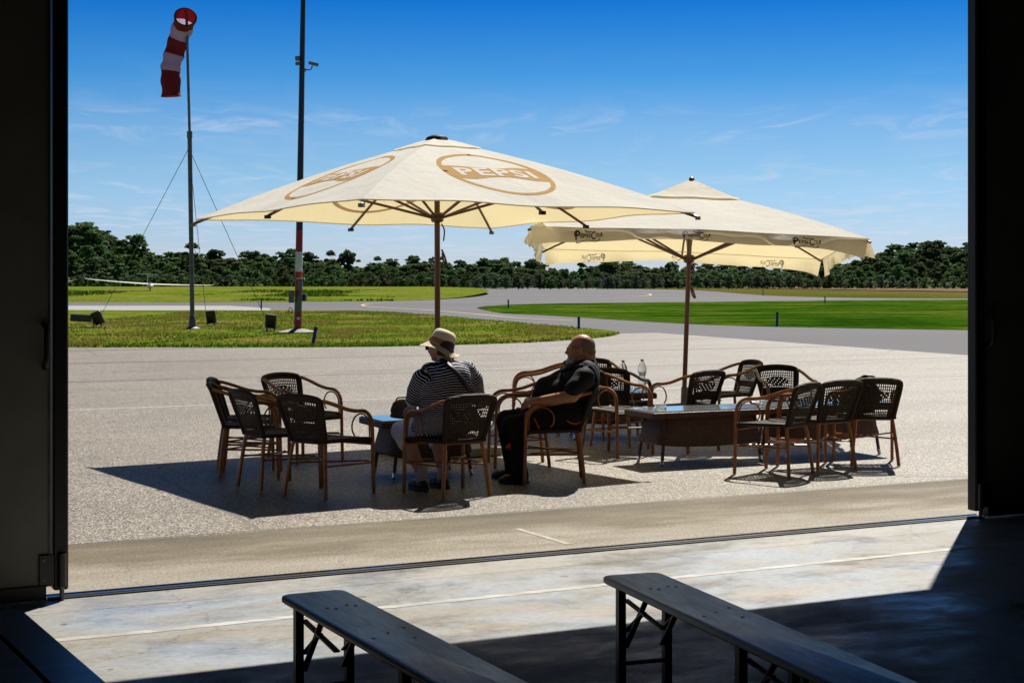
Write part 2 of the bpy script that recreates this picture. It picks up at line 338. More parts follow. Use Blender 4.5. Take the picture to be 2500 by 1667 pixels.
def shadeless_wood(c1, c2, rough, sc=(17, .8, 17), coat=0, bs=.2):
    def fx(m, N, L, p, t):
        a = noise_n(N, L, t.outputs['Object'], 1.6, 8, .7, sc, .6); r = ramp_node(N, [(.38, c1), (.62, c2)]); L.new(a.outputs[0], r.inputs[0])
        k = noise_n(N, L, t.outputs['Object'], 2.2, 7, .85, (sc[0]*.35, sc[1]*1.4, sc[2]*.35), 2.2); rk = ramp_node(N, [(.36, (.10, .09, .08)), (.42, (1, 1, 1))]); L.new(k.outputs[0], rk.inputs[0])
        L.new(mixc(N, L, r.outputs[0], rk.outputs[0], .85, 'MULTIPLY'), p.inputs['Base Color'])
        b = N.new('ShaderNodeBump'); b.inputs['Strength'].default_value = bs; b.inputs['Distance'].default_value = .002; L.new(a.outputs[0], b.inputs['Height']); L.new(b.outputs[0], p.inputs['Normal'])
        rr = ramp_node(N, [(.3, (rough*.75,)*3), (.7, (min(1, rough*1.3),)*3)]); L.new(k.outputs[0], rr.inputs[0]); L.new(rr.outputs[0], p.inputs['Roughness'])
    return mat('wood', c1, rough, extra=fx, coat=coat)
M['bench_wood'] = shadeless_wood((.045, .034, .029), (.23, .19, .172), .40, coat=.12, bs=.6)
M['bench_wood'].name = 'weathered varnished bench plank'
M['dark_wood'] = shadeless_wood((.13, .05, .018), (.22, .095, .035), .33, coat=.15); M['dark_wood'].name = 'dark brown varnished plank'
M['pole_wood'] = shadeless_wood((.085, .035, .015), (.15, .065, .028), .4, (30, 30, 1)); M['pole_wood'].name = 'stained parasol wood'
def bamboo_x(m, N, L, p, t):
    a = noise_n(N, L, t.outputs['Object'], 14, 5, .6); r = ramp_node(N, [(.3, (.20, .066, .016)), (.6, (.36, .130, .032)), (.8, (.46, .19, .06))]); L.new(a.outputs[0], r.inputs[0]); L.new(r.outputs[0], p.inputs['Base Color'])
M['bamboo'] = mat('bamboo look tube', (.3, .12, .04), .28, spec=.5, extra=bamboo_x)
def weave_x(c1, c2, sc, z=True):
    def fx(m, N, L, p, t):
        w1 = N.new('ShaderNodeTexWave'); w1.bands_direction = 'Z' if z else 'X'; w1.inputs['Scale'].default_value = sc; w1.inputs['Distortion'].default_value = 1.5; w1.inputs['Detail Scale'].default_value = 6
        L.new(t.outputs['Object'], w1.inputs['Vector'])
        ck = N.new('ShaderNodeTexChecker'); ck.inputs['Scale'].default_value = sc*4; L.new(t.outputs['Object'], ck.inputs['Vector'])
        a = noise_n(N, L, t.outputs['Object'], 30, 4, .7); f_ = mth(N, L, 'MULTIPLY', mth(N, L, 'ADD', w1.outputs['Fac'], mth(N, L, 'MULTIPLY', ck.outputs['Fac'], .5)), a.outputs[0])
        r = ramp_node(N, [(.1, c1), (.75, c2)]); L.new(f_, r.inputs[0]); L.new(r.outputs[0], p.inputs['Base Color'])
        b = N.new('ShaderNodeBump'); b.inputs['Strength'].default_value = .8; b.inputs['Distance'].default_value = .004; L.new(f_, b.inputs['Height']); L.new(b.outputs[0], p.inputs['Normal'])
    return fx
M['weave'] = mat('dark brown wicker', (.04, .03, .02), .6, spec=.2, extra=weave_x((.012, .008, .006), (.068, .045, .033), 28))
M['basket'] = mat('brown rattan', (.06, .03, .02), .5, spec=.4, extra=weave_x((.024, .012, .008), (.16, .075, .045), 16))
M['glass_top'] = mat('table glass', (.30, .33, .32), .04, spec=1, coat=1)
M['glass_top'].node_tree.nodes['Principled BSDF'].inputs['IOR'].default_value = 1.9
M['chrome'] = mat('chromed foot', (.7, .7, .7), .15, 1)
M['black'] = mat('black rubber', (.008, .008, .009), .5)
M['black_metal'] = mat('black painted steel', (.012, .012, .013), .35)
M['bench_metal'] = mat('dark green bench steel', (.015, .018, .016), .4)
M['door_panel'] = mat('grey door sheet', (.165, .16, .135), .5, spec=.3, var=(3, (.14, .135, .112), .4, .65), bump=(1.2, .15, .01))
M['hangar_wall'] = mat('dark hangar wall', (.05, .05, .05), .8)
M['steel'] = mat('galvanised steel', (.16, .155, .15), .5, .3, var=(8, (.10, .10, .10), .4, .6))
M['rail'] = mat('steel rail', (.25, .26, .28), .25, 1)
M['red_paint'] = mat('red mast paint', (.34, .016, .012), .45)
M['white_paint'] = mat('white mast paint', (.72, .72, .74), .5)
M['grey_box'] = mat('grey cabinet plastic', (.14, .145, .16), .5)
M['blue'] = mat('blue marker paint', (.012, .022, .26), .5, var=(12, (.006, .01, .09), .45, .6))
M['concrete'] = mat('grey concrete slab', (.33, .31, .27), .85, bump=(60, .4, .004), var=(6, (.22, .205, .18), .4, .65))
M['canopy'] = mat('cream parasol cloth', (.89, .895, .87), .85, spec=.1, trans=.42, sub=(.80, .68, .38), bump=(3.5, .5, .035, (1, 1, 1)), var=(2.5, (.87, .86, .81), .5, .75))
M['tan_print'] = mat('tan print', (.56, .36, .14), .8, spec=.1, trans=.4, sub=(.60, .36, .10))
M['cream_print'] = mat('cream print', (.89, .895, .87), .85, spec=.1, trans=.42, sub=(.80, .68, .38))
M['black_print'] = mat('black print', (.02, .018, .018), .7)
M['rubber_foot'] = M['black']
M['sock_red'] = mat('red windsock cloth', (.15, .006, .009), .8, trans=.15, sub=(.3, .01, .01), bump=(4, .4, .05))
M['sock_white'] = mat('white windsock cloth', (.42, .36, .48), .8, trans=.3, sub=(.6, .45, .7), bump=(4, .4, .05))
M['gelcoat'] = mat('white gelcoat', (.85, .86, .88), .2)
M['canopy_glass'] = mat('tinted canopy', (.06, .10, .16), .06, spec=.8)
M['skin'] = mat('tanned skin', (.44, .205, .12), .5, spec=.4, bump=(90, .25, .002), var=(12, (.36, .15, .085), .4, .7))
M['skin_pale'] = mat('fair skin', (.50, .29, .20), .5, spec=.4, bump=(90, .2, .002), var=(12, (.42, .22, .15), .4, .7))
M['navy'] = mat('dark cloth', (.012, .012, .014), .85, spec=.15, bump=(14, .5, .012))
M['tshirt'] = mat('dark plum jersey', (.009, .007, .013), .75, spec=.25, bump=(6, .6, .02, (1, 1, 2.5)))
M['orange'] = mat('signal orange piping', (.85, .05, .012), .6)
M['shorts'] = mat('lilac white shorts', (.78, .75, .92), .8, bump=(12, .5, .012))
M['sock'] = mat('grey ankle sock', (.42, .40, .42), .9)
M['shoe'] = mat('black shoe', (.012, .012, .014), .45)
M['sole'] = mat('brown shoe sole', (.06, .04, .035), .7)
M['hair_dark'] = mat('dark brown hair', (.025, .014, .010), .6, bump=(60, .8, .01))
M['hair_grey'] = mat('cropped grey hair', (.24, .15, .11), .7, var=(140, (.14, .09, .07), .42, .6), bump=(200, .4, .003))
M['beard'] = mat('grey beard', (.55, .53, .52), .8, var=(60, (.26, .24, .23), .4, .6), bump=(120, .8, .006))
M['leather'] = mat('dark brown leather', (.075, .045, .036), .45)
M['bottle'] = mat('clear plastic bottle', (.85, .90, .95), .12, spec=.6)
p_ = M['bottle'].node_tree.nodes['Principled BSDF']; p_.inputs['Transmission Weight'].default_value = .85; p_.inputs['IOR'].default_value = 1.15
M['glass'] = mat('clear glass', (.9, .95, .95), .03, spec=.6)
p_ = M['glass'].node_tree.nodes['Principled BSDF']; p_.inputs['Transmission Weight'].default_value = .9; p_.inputs['IOR'].default_value = 1.3
M['red_cap'] = mat('dark red cap', (.20, .01, .02), .4)
M['straw'] = mat('cream straw', (.76, .67, .52), .8, trans=.15, sub=(.6, .45, .25))
def straw_x(m, N, L, p, t):
    w = N.new('ShaderNodeTexWave'); w.wave_type = 'RINGS'; w.rings_direction = 'Z'; w.inputs['Scale'].default_value = 34; w.inputs['Distortion'].default_value = .3
    L.new(t.outputs['Object'], w.inputs['Vector']); r = ramp_node(N, [(.15, (.30, .21, .13)), (.5, (.74, .62, .45))]); L.new(w.outputs['Fac'], r.inputs[0]); L.new(r.outputs[0], p.inputs['Base Color'])
    b = N.new('ShaderNodeBump'); b.inputs['Strength'].default_value = .6; b.inputs['Distance'].default_value = .003; L.new(w.outputs['Fac'], b.inputs['Height']); L.new(b.outputs[0], p.inputs['Normal'])
M['straw_brim'] = mat('striped straw brim', (.5, .4, .3), .8, extra=straw_x)
M['hat_band'] = mat('rust brown ribbon', (.36, .14, .08), .6)
def stripe_x(m, N, L, p, t):
    at_ = N.new('ShaderNodeAttribute'); at_.attribute_name = 'tone'
    w = noise_n(N, L, t.outputs['Object'], 14, 3, .6)
    s_ = mth(N, L, 'FRACT', mth(N, L, 'DIVIDE', mth(N, L, 'MULTIPLY_ADD', w.outputs[0], .012, at_.outputs['Fac']), .0205))
    k = mth(N, L, 'LESS_THAN', s_, .24)
    L.new(mixc(N, L, (.006, .007, .028), (.72, .72, .80), k), p.inputs['Base Color'])
M['stripe'] = mat('navy jersey with white stripes', (.02, .02, .06), .8, spec=.2, bump=(9, .7, .02), extra=stripe_x)
M['red_wall'] = mat('red brown cladding', (.16, .035, .03), .7)
M['pane'] = mat('window pane', (.03, .04, .06), .1)
M['teal_roof'] = mat('blue green roofing', (.03, .09, .10), .5)

# ------------------------------------------------------------------ setting: ground sheets
rnd = random.Random(7)
def sheet(name, poly, z, m, kind='structure'):
    mb = MB(); bm = bmesh.new(); vs = [bm.verts.new((p[0], p[1], z)) for p in poly]; bm.faces.new(vs)
    bmesh.ops.triangulate(bm, faces=bm.faces); bmesh.ops.recalc_face_normals(bm, faces=bm.faces); bm.verts.index_update()
    fs = []
    for f_ in bm.faces:
        ids = [v.index for v in f_.verts]
        if f_.normal.z < 0: ids = ids[::-1]
        fs.append(ids)
    mb.add([v.co.copy() for v in bm.verts], fs); bm.free()
    return tag(mb.build(name, m, smooth=0), kind=kind)
def px(pts, wob=0, n=1): 
    P = [g(*p) for p in pts]
    if n > 1: P = smooth_path(P, n)
    return P
sheet('ground', [(-2500, -300), (2500, -300), (2500, 3500), (-2500, 3500)], -.024, M['field'])
sheet('floor', [hg(-9, 0), hg(-9, -16), hg(16, -16), hg(16, 0)], 0, M['floor'])
sheet('pavement', [hg(-30, .02), hg(45, .02), hg(45, 1.61), hg(-30, 1.59)], -.001, M['band'])
edge_near = [(-900, 850), (-300, 849), (170, 848), (480, 848), (740, 848), (950, 846), (1150, 841), (1300, 836), (1440, 827), (1490, 821), (1512, 815)]
edge_apron = [(1512, 814), (1600, 812), (1740, 822), (1990, 840), (2380, 868), (2900, 905)]
apron = [hg(-30, 1.605), hg(21, 1.615)] + px(edge_apron[::-1]) + px(edge_near[::-1]) + [Vector((-60, 37, 0))]
# the apron runs under the near grass island's edge and over the taxiway asphalt
sheet('apron', apron, -.004, M['apron'])
sheet('taxiway', [(-400, 25), (400, 25), (500, 520), (-500, 520)], -.016, M['asphalt'])
def band_px(name, up, lo, z, m): return sheet(name, px(up)+px(lo[::-1]), z, m)
band_px('road_edge', [(-400, 746), (170, 746), (560, 746), (660, 752)], [(-400, 757), (170, 757), (560, 757), (660, 757)], -.012, M['pale_road'])
# grass islands as low bodies of turf
def turf(name, near, far, m, h=.03, mound=None):
    A = px(near, n=4); B = px(far, n=4); n = 60
    def res(P):
        L = [0]
        for i in range(1, len(P)): L.append(L[-1]+(P[i]-P[i-1]).length)
        out_ = []
        for k in range(n+1):
            d = L[-1]*k/n; i = max(j for j in range(len(L)) if L[j] <= d+1e-6); i = min(i, len(P)-2)
            out_.append(P[i].lerp(P[i+1], (d-L[i])/max(L[i+1]-L[i], 1e-6)))
        return out_
    A = res(A); B = res(B)
    mb = MB()
    def fn(u, v):
        p = A[round(u*n)].lerp(B[round(u*n)], v); z = h if 0 < v < 1 and 0 < u < 1 else -.01
        if mound: z += mound(p)
        elif 0 < v < 1: z += .03*noise.noise(p*.4)
        p.z = z; return p
    mb.grid(fn, n, 24); o = mb.build(name, m, smooth=180, merge=False); return tag(o, kind='structure')
isl1_far = [(-900, 757), (-300, 757), (170, 757), (480, 757), (870, 758), (1010, 766), (1200, 783), (1340, 795), (1440, 804), (1495, 810), (1512, 815)]
turf('grass', edge_near, isl1_far, M['grass_dry'])
turf('grass', [(1164, 752), (1225, 764), (1330, 769), (1410, 774), (1700, 791), (2000, 799), (2380, 805), (2900, 812)],
     [(1164, 752), (1200, 747), (1280, 743), (1450, 740), (1900, 735), (2100, 733), (2380, 731), (2900, 729)], M['grass_green'])
def mnd(p): 
    a = max(0, min(1, (p.y-130)/80)); a = a*a*(3-2*a); b = max(0, min(1, (10-p.x)/25)); c = max(0, min(1, (430-p.y)/150))
    return .72*a*b*c
turf('grass', [(-900, 737), (-300, 737), (170, 738), (480, 738), (880, 736), (1020, 733), (1130, 727), (1175, 722), (1195, 718)],
     [(-900, 698), (-300, 698), (170, 698), (480, 698), (880, 699), (1020, 700), (1130, 706), (1180, 712), (1195, 718)], M['grass_dry'], mound=mnd)
turf('grass', [(1180, 700.5), (1300, 702), (1500, 704), (1700, 709), (1870, 721), (2100, 727), (2380, 728.5), (2900, 730)],
     [(1180, 699.5), (1300, 699.3), (1500, 699), (1700, 699), (1900, 699), (2100, 699), (2380, 699), (2900, 699)], M['grass_mixed'])
band_px('field', [(1100, 695), (1700, 695), (2380, 695), (2900, 695)], [(1100, 699), (1700, 702.5), (2380, 714), (2900, 719)], .14, M['field'])
# painted taxi lines
def line_px(name, pts, w, m, z=-.006):
    P = smooth_path([g(*p) for p in pts], 5); mb = MB(); vs = []
    for i, p in enumerate(P):
        d = (P[min(i+1, len(P)-1)]-P[max(i-1, 0)]).normalized(); nn = Vector((-d.y, d.x, 0))*w/2
        vs += [p+nn+Vector((0, 0, z)), p-nn+Vector((0, 0, z))]
    mb.add(vs, [(2*i, 2*i+2, 2*i+3, 2*i+1) for i in range(len(P)-1)]); return tag(mb.build(name, m, smooth=0), kind='structure')
line_px('taxi_line', [(985, 739), (925, 740), (888, 743), (893, 747), (950, 751), (1050, 757), (1150, 765), (1260, 775), (1400, 782)], .22, M['yellow_line'])
line_px('taxi_line', [(1500, 725), (1560, 723), (1588, 720), (1575, 716), (1500, 713), (1400, 709), (1250, 705)], .25, M['yellow_line'])
line_px('taxi_line', [(820, 699.7), (1000, 699.8), (1300, 700.2)], .6, M['white_line'])
line_px('floor_line', [(-300, 1601)]+[(153, 1561), (727, 1504), (2355, 1337), (2900, 1281)], .062, M['white_line'], .0015)
# short dashes of old paint on the pavement band
for a, b in (((1262, 1290), (1390, 1328)),):
    line_px('paint_dash', [a, ((a[0]+b[0])/2, (a[1]+b[1])/2), b], .045, M['faint_line'], .0012)

# ------------------------------------------------------------------ grass blades (one body of turf nobody could count)
def make_blades():
    rg = np.random.RandomState(3); N = 60000
    P1 = [g(*p) for p in edge_near]; 
    near = lambda X: np.interp(X, [p.x for p in P1], [p.y for p in P1])
    X = rg.uniform(-17, 7, N*2); Y = rg.uniform(37.5, 84, N*2)
    # keep what lies inside the island (in plan)
    P2 = [g(*p) for p in isl1_far][2:]; fx = [p.x for p in P2]; fy = [p.y for p in P2]
    ok = (Y > near(X)+.02) & (Y < np.interp(X, fx, fy)) & (X < P1[-1].x) & (abs(X/Y) < .34)
    # clumpy and denser towards the edge
    cl = np.array([noise.noise(Vector((x*.5, y*.25, 0))) for x, y in zip(X, Y)])
    e = np.exp(-(Y-near(X))/.6)
    ok &= (rg.rand(len(X)) < .35+.6*cl+.9*e)
    X, Y, cl, e = X[ok], Y[ok], cl[ok], e[ok]; n = len(X)
    # tall grass on the far bank too
    X2 = rg.uniform(-60, 2, 9000); Y2 = rg.uniform(130, 190, 9000); k = (abs(X2/Y2) < .33) & (X2/Y2 < -.075); X2, Y2 = X2[k], Y2[k]
    V = []; T = []
    h = (.015+.045*rg.rand(n)+.05*np.clip(cl, 0, 1)); a = rg.uniform(0, pi, n); w = .012+.02*rg.rand(n)
    tone = np.clip(.45+cl*.9+rg.normal(0, .18, n)-.5*e, 0, 1)
    for k in range(2):
        aa = a+k*1.7; dx, dy = np.cos(aa)*w, np.sin(aa)*w; lx, ly = rg.normal(0, .03, n), rg.normal(0, .03, n); z0 = np.full(n, .0)
        V.append(np.stack([np.stack([X-dx, Y-dy, z0], 1), np.stack([X+dx, Y+dy, z0], 1), np.stack([X+lx, Y+ly, h+.03], 1)], 1)); T.append(tone)
    n2 = len(X2); z2 = np.array([mnd(Vector((x, y, 0))) for x, y in zip(X2, Y2)]); c2 = np.array([noise.noise(Vector((x*.12, y*.06, 5))) for x, y in zip(X2, Y2)])
    k = c2 > .05; X2, Y2, z2, c2 = X2[k], Y2[k], z2[k], c2[k]; n2 = len(X2)
    for k in range(3):
        a2 = rg.uniform(0, pi, n2); w2 = .10+.12*rg.rand(n2); h2 = .06+.42*rg.rand(n2)*np.clip((c2-.12)*3, 0, 1)
        V.append(np.stack([np.stack([X2-np.cos(a2)*w2, Y2-np.sin(a2)*w2, z2], 1), np.stack([X2+np.cos(a2)*w2, Y2+np.sin(a2)*w2, z2], 1), np.stack([X2+rg.normal(0, .1, n2), Y2, z2+h2], 1)], 1)); T.append(np.clip(.40-c2*.6+rg.normal(0, .15, n2), 0, 1))
    V = np.concatenate(V).reshape(-1, 3); T = np.repeat(np.concatenate(T), 3); nf = len(V)//3
    me = bpy.data.meshes.new('grass_blades'); me.vertices.add(len(V)); me.vertices.foreach_set('co', V.ravel())
    me.loops.add(nf*3); me.loops.foreach_set('vertex_index', np.arange(nf*3)); me.polygons.add(nf)
    me.polygons.foreach_set('loop_start', np.arange(nf)*3); me.polygons.foreach_set('loop_total', np.full(nf, 3))
    at_ = me.attributes.new('tone', 'FLOAT', 'POINT'); at_.data.foreach_set('value', T); me.update(); me.materials.append(M['blade'])
    o = bpy.data.objects.new('grass_blades', me); COL.objects.link(o); tag(o, 'short dry grass blades on the islands between the taxiways', 'grass', kind='stuff')
make_blades()

# ------------------------------------------------------------------ hills and trees
SIL = [(-300, 520), (160, 512), (190, 516), (230, 532), (255, 548), (290, 560), (340, 577), (380, 577), (440, 583), (480, 582), (520, 582), (600, 578), (680, 582), (740, 590), (800, 600), (830, 606), (880, 594), (900, 602), (960, 597),
       (1000, 595), (1050, 601), (1150, 598), (1190, 606), (1240, 600), (1280, 610), (1340, 612), (1380, 604), (1420, 602), (1450, 612), (1500, 607), (1560, 603), (1640, 608), (1700, 606), (1780, 612), (1850, 606), (1930, 598), (2010, 582), (2060, 568), (2110, 560), (2150, 556), (2180, 570), (2227, 560), (2700, 548)]
SIL = [(a*1.063, b*1.063) for a, b in SIL]
def sil(x): return float(np.interp(x, [p[0] for p in SIL], [p[1] for p in SIL]))
def hz_(x, Y):                             # ground level of the hill along the direction of photo column x at distance Y
    top = (HY-sil(x))/F*520+CH
    k = max(0, min(1, (Y-345)/190)); k = k*k*(3-2*k)
    return max(0, top-8.5)*k - .02
def hillmesh():
    mb = MB(); xs = list(range(-500, 3101, 40)); ys = [335, 350, 370, 390, 410, 430, 450, 480, 520, 560, 620, 700]
    vs = [(at(x, Y).x, Y, hz_(x, min(Y, 545))) for Y in ys for x in xs]; n = len(xs)
    mb.add(vs, [(j*n+i, j*n+i+1, (j+1)*n+i+1, (j+1)*n+i) for j in range(len(ys)-1) for i in range(n-1)])
    return tag(mb.build('hills', M['hill'], smooth=180), kind='structure')
hillmesh()
def tree_mesh(name, seed, W_=1.0, kind='round', nleaf=2600, leaf=.34, mats=None):
    """crown of leaf sized faces around lobes; height 1 unit = 1 m, total height about 8"""
    rg = np.random.RandomState(seed); H = 8.0; lobes = []
    if kind == 'round':
        for k in range(70):
            a = rg.uniform(0, 2*pi); rr = rg.uniform(.2, 2.9)*W_; z = rg.uniform(.9, 7.4); rr *= 1-.5*abs(z-3.4)/4.0*rg.uniform(.6, 1.2)
            lobes.append((rr*cos(a), rr*sin(a), z, rg.uniform(.28, .85)))
    elif kind == 'tall':
        for k in range(14):
            z = rg.uniform(1.2, 7.4); a = rg.uniform(0, 2*pi); rr = rg.uniform(0, .55)*W_
            lobes.append((rr*cos(a), rr*sin(a), z, rg.uniform(.5, .85)))
    elif kind == 'open':
        for k in range(9):
            a = rg.uniform(0, 2*pi); z = rg.uniform(4.2, 7.2); rr = rg.uniform(.5, 2.4)*W_
            lobes.append((rr*cos(a), rr*sin(a), z, rg.uniform(.55, 1.0)))
    else:                                 # bush, wide and low
        for k in range(60):
            a = rg.uniform(0, 2*pi); rr = rg.uniform(.2, 3.4)*W_; z = rg.uniform(.6, 7.2)*(1-.13*rr)
            lobes.append((rr*cos(a), rr*sin(a), z, rg.uniform(.3, .85)))
    lobes = np.array(lobes); pr = lobes[:, 3]**1.6; idx = rg.choice(len(lobes), nleaf, p=pr/pr.sum())
    d = rg.normal(size=(nleaf, 3)); d /= np.linalg.norm(d, axis=1)[:, None]; d[:, 2] = np.where(d[:, 2] < -.3, -d[:, 2]*.6, d[:, 2])
    rad = lobes[idx, 3]*(1-.5*rg.rand(nleaf)**2)*(1+.5*(rg.rand(nleaf)-.5)); C = lobes[idx, :3]+d*rad[:, None]*np.array([1, 1, .8])
    nrm = d+rg.normal(0, .6, (nleaf, 3)); nrm /= np.linalg.norm(nrm, axis=1)[:, None]
    u = np.cross(nrm, rg.normal(size=(nleaf, 3))); u /= np.linalg.norm(u, axis=1)[:, None]; v = np.cross(nrm, u)
    s_ = leaf*(.6+.8*rg.rand(nleaf))[:, None]
    Q = np.stack([C-u*s_-v*s_*.4, C+u*s_*.3-v*s_*.7, C+u*s_+v*s_*.4, C-u*s_*.3+v*s_*.7], 1).reshape(-1, 3)
    lt = rg.rand(len(lobes)); tone = np.clip(lt[idx]*.6+rg.normal(.2, .18, nleaf), 0, 1)
    mb = MB(); mb.tube([(0, 0, -.3), (.1, .05, 1.5), (.05, .1, 3.5), (0, 0, 6)], [.24, .18, .13, .04], 7, 1)
    for l in lobes[:8]:
        z0 = min(l[2]*.55, 4.5); mb.tube([(.05, .05, z0), (l[0]*.5, l[1]*.5, (z0+l[2])/2+.1), (l[0], l[1], l[2])], [.10, .06, .02], 5, 1)
    nv = len(mb.v); nf0 = len(mb.f); mb.v += [tuple(q) for q in Q]; mb.f += [(nv+4*i, nv+4*i+1, nv+4*i+2, nv+4*i+3) for i in range(nleaf)]; mb.m += [0]*nleaf
    me = bpy.data.meshes.new(name); me.from_pydata(mb.v, [], mb.f); me.polygons.foreach_set('material_index', mb.m)
    for m_ in mats: me.materials.append(m_)
    at_ = me.attributes.new('tone', 'FLOAT', 'POINT'); at_.data.foreach_set('value', np.concatenate([np.zeros(nv), np.repeat(tone, 4)])); me.update(); return me
LM = [M['leaf'], M['bark']]; GM_ = [M['leaf_grey'], M['bark']]
TR = [tree_mesh('tree', s, 1.0, 'round', 5600, .20, LM) for s in range(6)]
BU = [tree_mesh('willow', 20+s, .9, 'bush', 4200, .19, GM_) for s in range(4)]
BD = [tree_mesh('shrub', 40+s, .9, 'bush', 4200, .20, LM) for s in range(3)]
TALL = tree_mesh('poplar', 50, 1, 'tall', 1800, .26, LM); OPEN = tree_mesh('open_tree', 60, 1, 'open', 1300, .24, LM)
def put_tree(name, me, x, Y, top, rz, label, cat, group, wide=1.0, base=None):
    z0 = hz_(x, Y) if base is None else base
    h = max((HY-top)/F*Y+CH-z0, 1.5)
    o = bpy.data.objects.new(name, me); COL.objects.link(o); o.location = at(x, Y, z0); s = h/8.0; o.scale = (s*wide, s*wide, s); o.rotation_euler = (0, 0, rz)
    return tag(o, label, cat, group)
n_t = 0
x = -230
while x < 2480:                            # skyline row
    Y = rnd.uniform(470, 535)
    put_tree('skyline_tree', rnd.choice(TR), x, Y, sil(x)+rnd.uniform(-14, 16), rnd.uniform(0, 6.3), 'dark tree in the ragged row along the skyline of the far wood', 'tree', 'skyline trees of the far wood', rnd.uniform(1.0, 1.5)); x += rnd.uniform(13, 27); n_t += 1
x = -230
while x < 2480:                            # second row just under the skyline closes the gaps
    put_tree('skyline_tree', rnd.choice(TR), x, rnd.uniform(455, 470), sil(x)+rnd.uniform(5, 20), rnd.uniform(0, 6.3), 'dark tree in the ragged row along the skyline of the far wood', 'tree', 'skyline trees of the far wood', rnd.uniform(1.4, 2.0)); x += rnd.uniform(18, 30)
x = -230
while x < 2480:                            # middle rows
    for Y, f_ in ((rnd.uniform(425, 455), .62), (rnd.uniform(385, 410), .42)):
        top = HY-(HY-sil(x))*f_-rnd.uniform(-4, 9)
        put_tree('wood_tree', rnd.choice(TR+BD), x+rnd.uniform(-8, 8), Y, top, rnd.uniform(0, 6.3), 'mid green tree in the thick of the far wood below the skyline row', 'tree', 'trees in the middle of the far wood', rnd.uniform(1.1, 1.6))
    x += rnd.uniform(20, 32)
x = -230
while x < 2480:                            # pale willows and dark shrubs at the foot of the wood
    Y = rnd.uniform(335, 352); grey = (x > 1020 or x < 1000 and rnd.random() < .35) and rnd.random() < .7
    top = 667+rnd.uniform(-10, 9)
    if grey: put_tree('willow', rnd.choice(BU), x, Y, top, rnd.uniform(0, 6.3), 'pale grey green willow bush at the foot of the far wood', 'bush', 'pale willows at the foot of the wood', rnd.uniform(.9, 1.3), base=-.02)
    else: put_tree('shrub', rnd.choice(BD), x, Y, top, rnd.uniform(0, 6.3), 'dark green bush at the foot of the far wood', 'bush', 'dark bushes at the foot of the wood', rnd.uniform(.9, 1.4), base=-.02)
    x += rnd.uniform(20, 30)
for nm, me, X_, Y_, top, wide, lab in (
    ('broad_tree', TR[1], 200, 455, 542, 1.5, 'biggest dark tree, standing on the hill beside the left door'),
    ('broad_tree', TR[2], 330, 440, 571, 1.3, 'dark round tree on the slope left of the windsock pole'),
    ('open_tree', OPEN, 484, 440, 593, 1.1, 'small see-through tree just right of the windsock pole'),
    ('open_tree', OPEN, 817, 450, 612, .8, 'small thin tree left of the round one on the skyline between mast and parasol'),
    ('broad_tree', TR[3], 850, 452, 608, 1.0, 'round dark tree standing above the skyline between mast and front parasol'),
    ('open_tree', OPEN, 930, 450, 626, .8, 'small open tree low on the skyline left of the front parasol pole'),
    ('poplar', TALL, 1420, 430, 625, 1.0, 'slim dark poplar standing up above the wood left of the red building'),
    ('broad_tree', TR[4], 1485, 450, 632, 1.5, 'wide flat topped tree above the red building'),
    ('broad_tree', TR[0], 1630, 450, 640, 1.0, 'round tree right of the red building against the sky'),
    ('broad_tree', TR[5], 2275, 455, 584, 1.4, 'tall dark tree on the hill near the right door'),):
    put_tree(nm, me, X_, Y_, top, 1.0, lab, 'tree', None, wide)
# red building in the wood
def red_building():
    r = empty('red_building', at(1518, 365, 0), -.1, 'low red brown building half hidden by willows in the far wood', 'building')
    w = 10.6; h = 2.6
    MB().box((0, 3, h/2), (w, 6, h)).build('wall', M['red_wall'], r); MB().box((0, 3, h+.12), (w+.4, 6.4, .22)).build('roof', M['teal_roof'], r)
    for k in range(5):
        o = MB().box((-4.2+k*2.1, -.03, 1.5), (1.1, .1, 1.0)).build('window', M['white_paint'], r); MB().box((-4.2+k*2.1, -.09, 1.5), (.95, .04, .85)).build('pane', M['pane'], o)
red_building()

# ------------------------------------------------------------------ hangar
hr = empty('hangar', T0, HA, 'dark hangar building around the open doorway', 'hangar')
H1 = 3.62; RW = 6.0
MB().box((3, .005, H1+1.5), (26, .19, 3.0)).build('lintel', M['hangar_wall'], hr)
MB().box((-6.2, -.25, 3.3), (8.0, .2, 6.6)).build('wall', M['hangar_wall'], hr); MB().box((12.9, -.25, 3.3), (11.0, .2, 6.6)).build('wall', M['hangar_wall'], hr)
MB().box((-9.05, -8.2, 3.3), (.2, 16, 6.6)).build('wall', M['hangar_wall'], hr); MB().box((16.1, -8.2, 3.3), (.2, 16, 6.6)).build('wall', M['hangar_wall'], hr)
MB().box((3.5, -16.1, 3.3), (25.4, .2, 6.6)).build('wall', M['hangar_wall'], hr)
MB().box((3.5, -7.9, 6.62), (25.8, 16.8, .16)).build('roof', M['hangar_wall'], hr)
mb = MB().box((3, 0, .006), (RW+.2, .045, .010)); mb.build('threshold_rail', M['rail'], hr)
MB().box((3, .040, .008), (RW+.2, .012, .014)).build('door_track', M['rail'], hr); MB().box((3, -.036, .0045), (RW+.2, .022, .006)).build('track_groove', M['black'], hr)
